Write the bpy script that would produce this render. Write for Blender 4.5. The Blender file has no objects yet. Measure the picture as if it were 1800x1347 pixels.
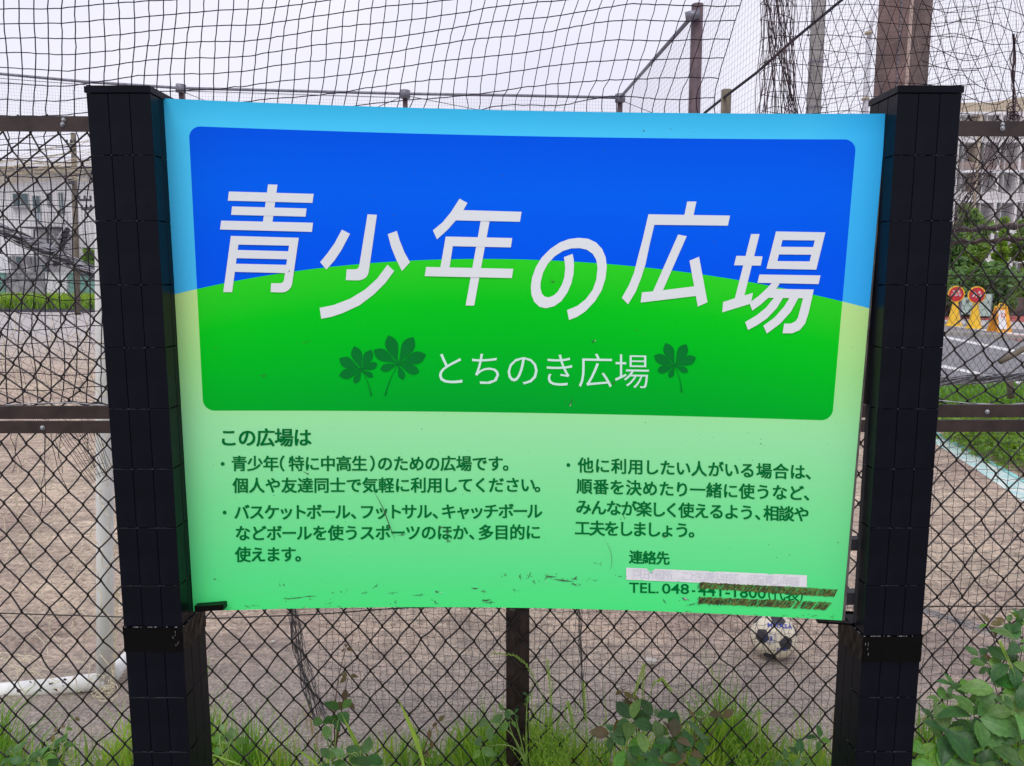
import bpy, math, random
import numpy as np
from mathutils import Vector
from mathutils.geometry import tessellate_polygon
random.seed(7); rng = np.random.default_rng(11)
C = bpy.context.scene.collection
# ------------------------------------------------------------------ camera, sky, sun, exposure
CAMZ = 1.6; PITCH = math.radians(7.6); F = 1352.0
cam = bpy.data.cameras.new('camera'); camo = bpy.data.objects.new('camera', cam); C.objects.link(camo)
camo.location = (0, 0, CAMZ); camo.rotation_euler = (math.pi/2 - PITCH, 0, 0)
cam.sensor_width = 36; cam.lens = 36*F/1800; cam.clip_start = 0.05; cam.clip_end = 2000
bpy.context.scene.camera = camo
SUN_EL, SUN_AZ = math.radians(58), math.radians(200)      # azimuth clockwise from +Y: behind the viewer
w = bpy.data.worlds.new('World'); bpy.context.scene.world = w; w.use_nodes = True
nt = w.node_tree; nt.nodes.clear()
out = nt.nodes.new('ShaderNodeOutputWorld')
sky = nt.nodes.new('ShaderNodeTexSky'); sky.sky_type = 'NISHITA'; sky.sun_disc = False
sky.sun_elevation = SUN_EL; sky.sun_rotation = SUN_AZ; sky.dust_density = 4
hs = nt.nodes.new('ShaderNodeHueSaturation'); hs.inputs['Saturation'].default_value = .35
nt.links.new(sky.outputs[0], hs.inputs['Color'])
b1 = nt.nodes.new('ShaderNodeBackground'); b1.inputs[1].default_value = .09; nt.links.new(hs.outputs[0], b1.inputs[0])
tc = nt.nodes.new('ShaderNodeTexCoord'); nz = nt.nodes.new('ShaderNodeTexNoise')
nz.inputs['Scale'].default_value = 2.2; nz.inputs['Detail'].default_value = 5
nt.links.new(tc.outputs['Generated'], nz.inputs['Vector'])
cr = nt.nodes.new('ShaderNodeValToRGB'); cr.color_ramp.elements[0].position = .3; cr.color_ramp.elements[1].position = .7
cr.color_ramp.elements[0].color = (.74, .735, .88, 1); cr.color_ramp.elements[1].color = (.90, .885, .98, 1)
nt.links.new(nz.outputs[0], cr.inputs[0])
b2 = nt.nodes.new('ShaderNodeBackground'); nt.links.new(cr.outputs[0], b2.inputs[0]); b2.inputs[1].default_value = 1.02
mx = nt.nodes.new('ShaderNodeMixShader'); mx.inputs[0].default_value = .85
nt.links.new(b1.outputs[0], mx.inputs[1]); nt.links.new(b2.outputs[0], mx.inputs[2]); nt.links.new(mx.outputs[0], out.inputs[0])
sun = bpy.data.lights.new('sun', 'SUN'); sun.energy = 1.2; sun.angle = math.radians(25); sun.color = (1, .97, .92)
so = bpy.data.objects.new('sun', sun); C.objects.link(so)
sd = Vector((math.sin(SUN_AZ)*math.cos(SUN_EL), math.cos(SUN_AZ)*math.cos(SUN_EL), math.sin(SUN_EL)))
so.rotation_euler = sd.to_track_quat('Z', 'Y').to_euler()
vs = bpy.context.scene.view_settings
vs.view_transform = 'Standard'; vs.look = 'None'; vs.gamma = 1; vs.exposure = 0.26
# ------------------------------------------------------------------ helpers: pixel rays of the measured photograph -> real points at a real depth
cp, sp = math.cos(PITCH), math.sin(PITCH)
def P(px, py, Y):
    """point at world depth Y seen at photo pixel (px,py)"""
    px = np.asarray(px, float); py = np.asarray(py, float); Y = np.asarray(Y, float)
    x = (px-900)/F; y = -(py-673.5)/F
    dy = cp + y*sp; dz = -sp + y*cp
    t = Y/dy
    return np.stack([x*t, Y+0*t, CAMZ+dz*t], -1)
def G(px, py, z=0.0):
    px = np.asarray(px, float); py = np.asarray(py, float)
    x = (px-900)/F; y = -(py-673.5)/F
    dy = cp + y*sp; dz = -sp + y*cp
    t = (z-CAMZ)/dz
    return np.stack([x*t, dy*t, CAMZ+dz*t], -1)
def srgb(r, g, b, k=1.0):
    f = lambda c: ((c/255+.055)/1.055)**2.4 if c > 10 else c/255/12.92
    return (min(1, f(r)*k), min(1, f(g)*k), min(1, f(b)*k), 1)
class MB:
    def __init__(s): s.v = []; s.f = []; s.m = []; s.n = 0
    def add(s, v, f, mi=0):
        v = np.asarray(v, float).reshape(-1, 3); s.v.append(v)
        for q in f: s.f.append(tuple(int(i)+s.n for i in q)); s.m.append(mi)
        s.n += len(v)
    def box(s, lo, hi, mi=0):
        x0, y0, z0 = lo; x1, y1, z1 = hi
        s.add([(x0,y0,z0),(x1,y0,z0),(x1,y1,z0),(x0,y1,z0),(x0,y0,z1),(x1,y0,z1),(x1,y1,z1),(x0,y1,z1)],
              [(0,3,2,1),(4,5,6,7),(0,1,5,4),(1,2,6,5),(2,3,7,6),(3,0,4,7)], mi)
    def obox(s, c, ax, ay, az, mi=0):
        """oriented box: centre and three half-axis vectors"""
        c, ax, ay, az = [np.asarray(a, float) for a in (c, ax, ay, az)]
        v = [c+i*ax+j*ay+k*az for k in (-1, 1) for (i, j) in ((-1,-1),(1,-1),(1,1),(-1,1))]
        s.add(v, [(0,3,2,1),(4,5,6,7),(0,1,5,4),(1,2,6,5),(2,3,7,6),(3,0,4,7)], mi)
    def tube(s, pts, r, n=4, cap=True, mi=0):
        p = np.asarray(pts, float)
        if len(p) < 2: return
        t = np.gradient(p, axis=0); t /= (np.linalg.norm(t, axis=1, keepdims=True)+1e-12)
        ref = np.array([0., 1, 0])
        d = p[-1]-p[0]
        if abs(d[1]) > .8*np.linalg.norm(d)+1e-9: ref = np.array([0, 0, 1.])
        a = np.cross(t, ref); a /= (np.linalg.norm(a, axis=1, keepdims=True)+1e-9)
        b = np.cross(a, t)
        r = np.broadcast_to(np.asarray(r, float), (len(p),))
        th = np.arange(n)*2*math.pi/n + math.pi/4
        ring = p[:, None, :] + r[:, None, None]*(np.cos(th)[None, :, None]*a[:, None, :] + np.sin(th)[None, :, None]*b[:, None, :])
        L = len(p); f = []
        for i in range(L-1):
            for k in range(n):
                k2 = (k+1) % n
                f.append((i*n+k, i*n+k2, (i+1)*n+k2, (i+1)*n+k))
        if cap and n > 3: f.append(tuple(range(n))[::-1]); f.append(tuple((L-1)*n+k for k in range(n)))
        s.add(ring.reshape(-1, 3), f, mi)
    def build(s, name, mats, parent=None, smooth=False):
        me = bpy.data.meshes.new(name)
        v = np.concatenate(s.v) if s.v else np.zeros((0, 3))
        me.from_pydata(v.tolist(), [], s.f)
        mats = mats if isinstance(mats, (list, tuple)) else [mats]
        for m in mats: me.materials.append(m)
        if len(mats) > 1: me.polygons.foreach_set('material_index', s.m)
        if smooth: me.polygons.foreach_set('use_smooth', [True]*len(me.polygons))
        me.update()
        o = bpy.data.objects.new(name, me); C.objects.link(o)
        if parent: o.parent = parent
        return o
def tag(o, label=None, cat=None, group=None, kind=None):
    for k, v in (('label', label), ('category', cat), ('group', group), ('kind', kind)):
        if v: o[k] = v
    return o
def thing(name, label, cat, loc=(0, 0, 0), group=None):
    o = bpy.data.objects.new(name, None); C.objects.link(o); o.empty_display_size = .1
    o.location = loc; return tag(o, label, cat, group)
def child(o, t):
    """parent o to thing t keeping o's world place"""
    o.parent = t; o.matrix_parent_inverse.translation = -wtr(t)
    return o
def wtr(o):
    """world translation of an unrotated parent chain"""
    v = Vector(o.location)
    if o.parent: v += wtr(o.parent) + o.matrix_parent_inverse.translation
    return v
def wob(n, amp, scale=4.0):
    """smooth 1-d noise"""
    k = max(2, int(n/scale)+2); c = rng.normal(0, amp, k)
    return np.interp(np.linspace(0, k-1, n), np.arange(k), c)
# ------------------------------------------------------------------ materials
def mat(name, col, rough=.6, noise=0., nscale=30., col2=None, metal=0., spec=.5, bump=0., bscale=200., detail=4, trans=0.):
    m = bpy.data.materials.new(name); m.use_nodes = True; n = m.node_tree.nodes; l = m.node_tree.links
    b = n['Principled BSDF']; col = tuple(col)[:3]+(1,)
    b.inputs['Base Color'].default_value = col; b.inputs['Roughness'].default_value = rough
    b.inputs['Metallic'].default_value = metal; b.inputs['Specular IOR Level'].default_value = spec
    t = n.new('ShaderNodeTexCoord')
    if noise or col2:
        z = n.new('ShaderNodeTexNoise'); z.inputs['Scale'].default_value = nscale; z.inputs['Detail'].default_value = detail
        l.new(t.outputs['Object'], z.inputs['Vector'])
        r = n.new('ShaderNodeValToRGB'); r.color_ramp.elements[0].position = .35; r.color_ramp.elements[1].position = .65
        c2 = (tuple(col2)[:3]+(1,)) if col2 else tuple(c*(1-noise) for c in col[:3])+(1,)
        c1 = col if col2 else tuple(min(1, c*(1+noise)) for c in col[:3])+(1,)
        r.color_ramp.elements[0].color = c2; r.color_ramp.elements[1].color = c1
        l.new(z.outputs[0], r.inputs[0]); l.new(r.outputs[0], b.inputs['Base Color'])
    if bump:
        z = n.new('ShaderNodeTexNoise'); z.inputs['Scale'].default_value = bscale; z.inputs['Detail'].default_value = 5
        l.new(t.outputs['Object'], z.inputs['Vector'])
        bp = n.new('ShaderNodeBump'); bp.inputs['Strength'].default_value = bump; bp.inputs['Distance'].default_value = .01
        l.new(z.outputs[0], bp.inputs['Height']); l.new(bp.outputs[0], b.inputs['Normal'])
    return m
M = {}
M['tile'] = mat('black_tile', (.0030, .0037, .0080), .34, .25, 14, spec=.10, bump=.03, bscale=60)
M['tile_core'] = mat('tile_joint', (.02, .021, .026), .8)
M['grout_dot'] = mat('grout', (.045, .048, .058), .8, .4, 300)
M['tape'] = mat('black_tape', (.002, .002, .002), .25, 0, spec=.10, bump=.35, bscale=18)
M['tapewear'] = mat('worn_tape_edge', (.22, .23, .25), .8, .5, 200)
M['rail'] = mat('brown_steel', (.030, .017, .015), .45, .35, 25, spec=.4, bump=.05, bscale=80)
M['wire'] = mat('brown_wire', (.011, .007, .009), .36, .3, 40, spec=.45)
M['net'] = mat('black_cord', (.016, .012, .024), .8, .3, 60, spec=.2)
M['netbrown'] = mat('brown_cord', (.10, .07, .08), .85, .35, 20, spec=.2)
M['netgrey'] = mat('grey_cord', (.33, .33, .36), .85, .4, 40, spec=.2)
M['netdark'] = mat('dark_grey_cord', (.085, .083, .095), .85, .4, 40, spec=.2)
M['netpale'] = mat('pale_grey_cord', (.50, .50, .55), .85, .5, 30)
M['netfar'] = mat('faint_cord', (.10, .10, .14), .9)
M['beige'] = mat('beige_cord', (.80, .71, .53), .85, .25, 60, spec=.2)
M['galv'] = mat('galvanised_pipe', (.17, .17, .21), .5, .25, 6, metal=.3)
M['bolt'] = mat('zinc_bolt', (.35, .37, .40), .4, .3, 300, metal=.6)
M['rust'] = mat('rusty_brown_post', (.155, .095, .085), .7, .35, 3, bump=.1, bscale=30)
M['rustgrey'] = mat('grey_brown_post', (.11, .075, .070), .7, .35, 3)
M['concrete'] = mat('concrete_pole', (.27, .26, .255), .9, .2, 5)
M['lamp'] = mat('pale_lamp_post', (.50, .50, .56), .5, .15, 3)
M['darkpost'] = mat('dark_red_post', (.10, .06, .07), .6, .3, 3)
M['olive'] = mat('olive_post', (.14, .12, .09), .8, .3, 3)
M['white_tube'] = mat('white_painted_tube', (.82, .83, .81), .38, .06, 8, bump=.02)
M['chip'] = mat('chipped_rust', (.07, .04, .035), .8, .4, 100)
M['edge'] = mat('grey_sign_edge', (.16, .15, .14), .6, .3, 40)
M['white_print'] = mat('white_letter_film', srgb(222, 228, 231), .35, .02, 3, spec=.15)
M['pale_print'] = mat('pale_letter_film', srgb(205, 236, 226), .4, .03, 5, spec=.12)
M['green_print'] = mat('dark_green_letter_film', srgb(0, 108, 48, 1.05), .45, .06, 60, spec=.03)
M['leaf_print'] = mat('leaf_green_film', srgb(0, 120, 44), .45, .04, 20, spec=.08)
M['sticker'] = mat('white_sticker', srgb(222, 222, 226), .55, .06, 60, spec=.3)
M['ghost'] = mat('faded_grey_print', srgb(203, 204, 214), .6, .1, 200)
M['residue'] = mat('dried_adhesive', (.045, .050, .012), .6, 0, 120, col2=(.14, .20, .03), bump=.4, bscale=400)
M['residue2'] = mat('dark_adhesive', (.020, .020, .010), .6, .4, 200)
M['scratch'] = mat('bare_scratch', (.045, .06, .035), .7, .4, 300)
M['scratch_pale'] = mat('pale_scratch', (.45, .55, .45), .6, .3, 300)
M['house'] = mat('white_cladding', (.66, .65, .66), .8, .04, 2)
M['housegrey'] = mat('grey_wall', (.30, .30, .32), .8, .2, 2)
M['gutter'] = mat('beige_gutter', (.42, .40, .36), .7, .1, 2)
M['roofpale'] = mat('pale_roof', (.62, .62, .70), .7, .05, 2)
M['glass'] = mat('dark_window_glass', (.05, .09, .10), .3, .3, 2, spec=.6)
M['glassblue'] = mat('blue_window_glass', (.42, .48, .53), .25, .3, .6, spec=.6)
M['frame'] = mat('window_frame', (.5, .5, .5), .5)
M['darksteel'] = mat('dark_steel', (.05, .05, .06), .6, .3, 10)
M['teal'] = mat('teal_board', (.16, .32, .28), .7, .25, 1)
M['bldg'] = mat('beige_concrete', (.45, .38, .28), .8, .08, 1)
M['bldgw'] = mat('off_white_concrete', (.62, .60, .60), .8, .08, 1)
M['bldgb'] = mat('brown_balcony', (.30, .23, .21), .8, .1, 1)
M['asphalt'] = mat('asphalt', (.19, .185, .20), .9, .12, 3, bump=.2, bscale=60)
M['road_red'] = mat('red_paving', (.42, .09, .08), .9, .15, 3)
M['road_white'] = mat('road_paint', (.60, .60, .60), .8, .15, 4)
M['kerb'] = mat('kerb_concrete', (.36, .34, .31), .9, .12, 3)
M['cone'] = mat('yellow_plastic', (.80, .48, .02), .45, .1, 6)
M['cone_orange'] = mat('orange_yellow_plastic', (.80, .36, .02), .45, .1, 6)
M['red_face'] = mat('red_sign_face', (.55, .02, .03), .4, .05, 6)
M['white_face'] = mat('white_sign_face', (.72, .72, .74), .5, .05, 6)
M['pale_panel'] = mat('pale_green_panel', (.38, .48, .43), .7, .12, 3)
M['wallbrown'] = mat('dark_brown_wall', (.09, .07, .065), .9, .3, 3)
M['line'] = mat('faded_teal_line', (.33, .56, .56), .9, 0, 9, col2=(.62, .64, .60))
M['line2'] = mat('teal_edge_line', (.22, .50, .48), .9, .3, 9)
M['trunk'] = mat('bark', (.09, .07, .05), .9, .3, 10)
M['ballw'] = mat('cream_leather', (.72, .66, .52), .55, .10, 20)
M['ballk'] = mat('black_leather', (.025, .027, .035), .5, .3, 30)
M['ballseam'] = mat('ball_seam', (.20, .17, .13), .8)
M['ballblue'] = mat('blue_ball_print', (.04, .07, .45), .5)
M['stone'] = mat('pale_stone', (.55, .52, .47), .8, .1, 30)
def leafmat(name, c1, c2, sc=30, rough=.5):
    m = mat(name, c1, rough, 0, sc, col2=c2, spec=.35)
    b = m.node_tree.nodes['Principled BSDF']
    tr = m.node_tree.nodes.new('ShaderNodeBsdfTranslucent'); mixn = m.node_tree.nodes.new('ShaderNodeMixShader')
    mixn.inputs[0].default_value = .3
    tr.inputs[0].default_value = (min(1, c1[0]*2.2), min(1, c1[1]*1.9), c1[2]*.8, 1)
    o = m.node_tree.nodes['Material Output']
    m.node_tree.links.new(b.outputs[0], mixn.inputs[1]); m.node_tree.links.new(tr.outputs[0], mixn.inputs[2]); m.node_tree.links.new(mixn.outputs[0], o.inputs[0])
    return m
M['grass'] = leafmat('fresh_grass', (.17, .37, .045), (.055, .17, .03), 14)
M['grass2'] = leafmat('yellow_green_grass', (.30, .48, .07), (.13, .28, .045), 14)
M['leafA'] = leafmat('dark_green_leaf', (.050, .165, .03), (.030, .095, .03), 6)
M['leafB'] = leafmat('light_green_leaf', (.12, .27, .055), (.07, .18, .04), 6)
M['leafR'] = leafmat('reddish_leaf', (.15, .10, .045), (.11, .13, .045), 6)
M['stem'] = mat('reddish_stem', (.12, .07, .04), .6, .3, 30)
M['stemg'] = mat('green_stem', (.20, .32, .07), .6, .3, 30)
M['treeleaf'] = leafmat('tree_leaf', (.19, .33, .07), (.08, .16, .04), 3)
M['treeleaf2'] = leafmat('bright_tree_leaf', (.20, .36, .04), (.07, .15, .03), .8)
M['treeleaf3'] = leafmat('blue_green_tree_leaf', (.13, .25, .08), (.06, .14, .05), 3)

# field dirt with grey gravel near the fence, tan further out, faint tyre streaks
def ground_mat():
    m = bpy.data.materials.new('field_dirt'); m.use_nodes = True; n = m.node_tree.nodes; l = m.node_tree.links
    b = n['Principled BSDF']; b.inputs['Roughness'].default_value = .95; b.inputs['Specular IOR Level'].default_value = .15
    t = n.new('ShaderNodeTexCoord')
    def noise(s, d, stretch=None):
        z = n.new('ShaderNodeTexNoise'); z.inputs['Scale'].default_value = s; z.inputs['Detail'].default_value = d; z.inputs['Roughness'].default_value = .65
        if stretch:
            mp = n.new('ShaderNodeMapping'); mp.inputs['Scale'].default_value = stretch; mp.inputs['Rotation'].default_value = (0, 0, -.22)
            l.new(t.outputs['Object'], mp.inputs[0]); l.new(mp.outputs[0], z.inputs['Vector'])
        else: l.new(t.outputs['Object'], z.inputs['Vector'])
        return z.outputs[0]
    def ramp(s, stops):
        r = n.new('ShaderNodeValToRGB'); e = r.color_ramp.elements
        e[0].position, e[0].color = stops[0][0], stops[0][1]; e[1].position, e[1].color = stops[-1][0], stops[-1][1]
        for p_, c_ in stops[1:-1]:
            x = e.new(p_); x.color = c_
        l.new(s, r.inputs[0]); return r.outputs[0]
    def mixc(f, a, c, mode='MIX'):
        x = n.new('ShaderNodeMix'); x.data_type = 'RGBA'; x.blend_type = mode
        if isinstance(f, float): x.inputs[0].default_value = f
        else: l.new(f, x.inputs[0])
        l.new(a, x.inputs[6]); l.new(c, x.inputs[7]); return x.outputs[2]
    big = ramp(noise(.55, 4), [(.35, (.50, .385, .32, 1)), (.65, (.60, .50, .39, 1))])
    streak = ramp(noise(5, 6, (.5, 3.2, 1)), [(.32, (.68, .67, .68, 1)), (.5, (.97, .97, .97, 1)), (.68, (1.15, 1.14, 1.10, 1))])
    fine = ramp(noise(55, 7), [(.32, (.25, .24, .24, 1)), (.46, (.9, .9, .9, 1)), (.56, (1.05, 1.05, 1.05, 1)), (.70, (1.6, 1.58, 1.58, 1))])
    patch = ramp(noise(1.7, 5), [(.36, (.74, .73, .74, 1)), (.5, (1, 1, 1, 1)), (.64, (1.16, 1.15, 1.12, 1))]); big = mixc(1.0, big, patch, 'MULTIPLY'); c = mixc(1.0, big, streak, 'MULTIPLY'); c = mixc(.9, c, fine, 'MULTIPLY'); mid = ramp(noise(17, 6), [(.34, (.62, .61, .62, 1)), (.5, (1, 1, 1, 1)), (.66, (1.22, 1.21, 1.2, 1))]); c = mixc(1.0, c, mid, 'MULTIPLY')
    grey = ramp(noise(90, 6), [(.30, (.10, .09, .09, 1)), (.5, (.43, .395, .37, 1)), (.70, (.90, .86, .82, 1))])
    sx = n.new('ShaderNodeSeparateXYZ'); l.new(t.outputs['Object'], sx.inputs[0])
    ad = n.new('ShaderNodeMath'); ad.operation = 'MULTIPLY_ADD'; l.new(noise(1.6, 3), ad.inputs[0]); ad.inputs[1].default_value = 1.0; l.new(sx.outputs[1], ad.inputs[2])
    mr = n.new('ShaderNodeMapRange'); mr.inputs[1].default_value = 2.9; mr.inputs[2].default_value = 3.9; mr.inputs[3].default_value = .72; mr.inputs[4].default_value = 0
    l.new(ad.outputs[0], mr.inputs[0])
    c = mixc(mr.outputs[0], c, grey)
    far = n.new('ShaderNodeMapRange'); far.inputs[1].default_value = 13; far.inputs[2].default_value = 24; l.new(sx.outputs[1], far.inputs[0])
    fc = n.new('ShaderNodeRGB'); fc.outputs[0].default_value = (.47, .44, .435, 1)
    c = mixc(far.outputs[0], c, fc.outputs[0])
    l.new(c, b.inputs['Base Color'])
    bp = n.new('ShaderNodeBump'); bp.inputs['Strength'].default_value = 1.0; bp.inputs['Distance'].default_value = .03
    l.new(noise(40, 8), bp.inputs['Height']); l.new(bp.outputs[0], b.inputs['Normal'])
    return m
M['dirt'] = ground_mat()
# ------------------------------------------------------------------ ground, road
m = MB(); m.add([(-900, -300, 0), (900, -300, 0), (900, 1500, 0), (-900, 1500, 0)], [(0, 1, 2, 3)])
tag(m.build('ground', M['dirt']), kind='structure')
def gquad(name, pxs, z, mt, kind='structure', **kw):
    g = G([p[0] for p in pxs], [p[1] for p in pxs]); g[:, 2] = z
    mb = MB(); mb.add(g, [tuple(range(len(pxs)))]); return tag(mb.build(name, mt), kind=kind, **kw)
gquad('road', [(1560, 690), (2100, 740), (2400, 630), (2000, 600), (1560, 556)], .004, M['asphalt'])
gquad('road_line', [(1560, 577), (1655, 590), (1800, 619), (1900, 640), (1900, 646), (1800, 624), (1655, 594), (1560, 581)], .008, M['road_white'])
gquad('road_line', [(1560, 631), (1650, 641), (1700, 651), (1850, 682), (1850, 688), (1700, 656), (1650, 646), (1560, 636)], .008, M['road_white'])
gquad('road_line', [(1560, 565), (1655, 570), (1800, 588), (1900, 600), (1900, 603), (1800, 591), (1655, 572), (1560, 567)], .008, M['road_white'])
gquad('red_lane', [(1740, 592), (1820, 604), (1900, 612), (1900, 598), (1800, 590), (1760, 588)], .012, M['road_red'])
gquad('red_lane', [(1560, 566), (1700, 561), (1900, 572), (1900, 546), (1700, 545), (1560, 548)], .012, M['road_red'])
gquad('field_line', [(1580, 742), (1640, 778), (1720, 829), (1800, 884), (1900, 955), (1900, 912), (1800, 850), (1720, 805), (1640, 762), (1580, 730)], .004, M['line'])
gquad('field_line', [(1580, 730), (1640, 762), (1720, 805), (1800, 850), (1900, 912), (1900, 906), (1800, 844), (1720, 800), (1640, 757), (1580, 726)], .008, M['line2'])
# kerb between field and road, and far field kerb
a = G([1600, 1900], [584, 606]); mb = MB()
d = (a[1]-a[0]); nrm = np.array([-d[1], d[0], 0])/np.linalg.norm(d)
mb.obox((a[0]+a[1])/2+np.array([0, 0, .06]), d/2, nrm*.09, (0, 0, .06)); tag(mb.build('kerb', M['kerb']), kind='structure')
mb = MB(); mb.box((-40, 39.2, 0), (6, 39.5, .16)); tag(mb.build('kerb', M['darksteel']), kind='structure')
PL = ['white rounded pebble on the dirt right of the centre fence post, below the sign', 'pale pebble on the dirt between the left post and the bunched net', 'pale pebble just left of the centre fence post', 'tiny pebble low down right of the centre fence post', 'small stone below the white goal bar by the left post', 'tiny pebble close right of the centre fence post under the board', 'small stone below the goal bar at the lower left edge', 'tiny pebble above the small shoot left of the football']
for kp, (px, py, r) in enumerate(((1143, 1168, .022), (480, 1130, .009), (866, 1180, .010), (1085, 1210, .007), (240, 1250, .009), (950, 1140, .007), (60, 1275, .010), (1210, 1235, .007))):
    g = G(px, py); mb = MB(); n1, n2 = 5, 8; vv = []
    for i in range(n1+1):
        for k in range(n2):
            a1 = math.pi*i/n1; a2 = 2*math.pi*k/n2; rr = r*(1+.15*math.sin(3*a2+i))
            vv.append((g[0]+rr*1.3*math.sin(a1)*math.cos(a2), g[1]+rr*math.sin(a1)*math.sin(a2), .6*r+rr*.7*math.cos(a1)))
    mb.add(vv, [(i*n2+k, i*n2+(k+1) % n2, (i+1)*n2+(k+1) % n2, (i+1)*n2+k) for i in range(n1) for k in range(n2)])
    o = mb.build('pebble', M['stone'], smooth=True)
    tag(o, PL[kp], 'pebble', 'small pebbles on the dirt')

M['clod'] = mat('dirt_clod', (.34, .30, .27), .95, .4, 60)
q = MB(); R0 = np.random.default_rng(77)
for k in range(2600):
    y = 2.5+R0.random()**1.6*5.5; x = R0.uniform(-.85, .85)*y; r = R0.uniform(.0015, .0045)*(1+.25*y)*(2.0 if R0.random() < .03 else 1)
    v = np.array([(1,0,0),(-1,0,0),(0,1,0),(0,-1,0),(0,0,.8),(0,0,-.2)])*r*R0.uniform(.6, 1.3, (6, 3))+(x, y, 0)
    q.add(v, [(0,2,4),(2,1,4),(1,3,4),(3,0,4),(2,0,5),(1,2,5),(3,1,5),(0,3,5)])
tag(q.build('gravel', M['clod']), 'small stones and clods scattered on the dirt field behind the fence', 'gravel', kind='stuff')

# ------------------------------------------------------------------ THE SIGN
YP = 1.46                                   # depth of the posts' front faces
sign = thing('information_sign', 'big blue and green Japanese information board held between two black tiled posts', 'sign', (0, 1.5, 0))
YL, YR = 1.515, 1.505; SAG = .040
cTL, cTR = P(285, 173, YL), P(1558, 200, YR); cBL, cBR = P(340, 1075, YL), P(1480, 1091, YR)
def panel_pt(u, v, off=0.0):
    u = np.asarray(u)[..., None]; v = np.asarray(v)[..., None]
    q = (cBL*(1-u)+cBR*u)*(1-v) + (cTL*(1-u)+cTR*u)*v
    q = q.copy(); q[..., 1] += (SAG*4*u*(1-u))[..., 0] - off
    return q
def px2uv(px, py):
    px = np.asarray(px, float); py = np.asarray(py, float)
    Y = np.full(px.shape, 1.53); u = np.full(px.shape, .5); v = np.full(px.shape, .5)
    for it in range(12):
        q = P(px, py, Y)
        for _ in range(2):
            s = panel_pt(u, v)
            zT = cTL[2]*(1-u)+cTR[2]*u; zB = cBL[2]*(1-u)+cBR[2]*u
            v = (q[..., 2]-zB)/(zT-zB)
            xl = cBL[0]*(1-v)+cTL[0]*v; xr = cBR[0]*(1-v)+cTR[0]*v
            u = (q[..., 0]-xl)/(xr-xl)
        Y = panel_pt(u, v)[..., 1]
    return u, v
def onpanel(px, py, off=.0008):
    u, v = px2uv(px, py); return panel_pt(u, v, off)
WP = float(np.linalg.norm(panel_pt(1., .5)-panel_pt(0., .5))); HP = float(np.linalg.norm(panel_pt(.5, 1.)-panel_pt(.5, 0.)))
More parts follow.
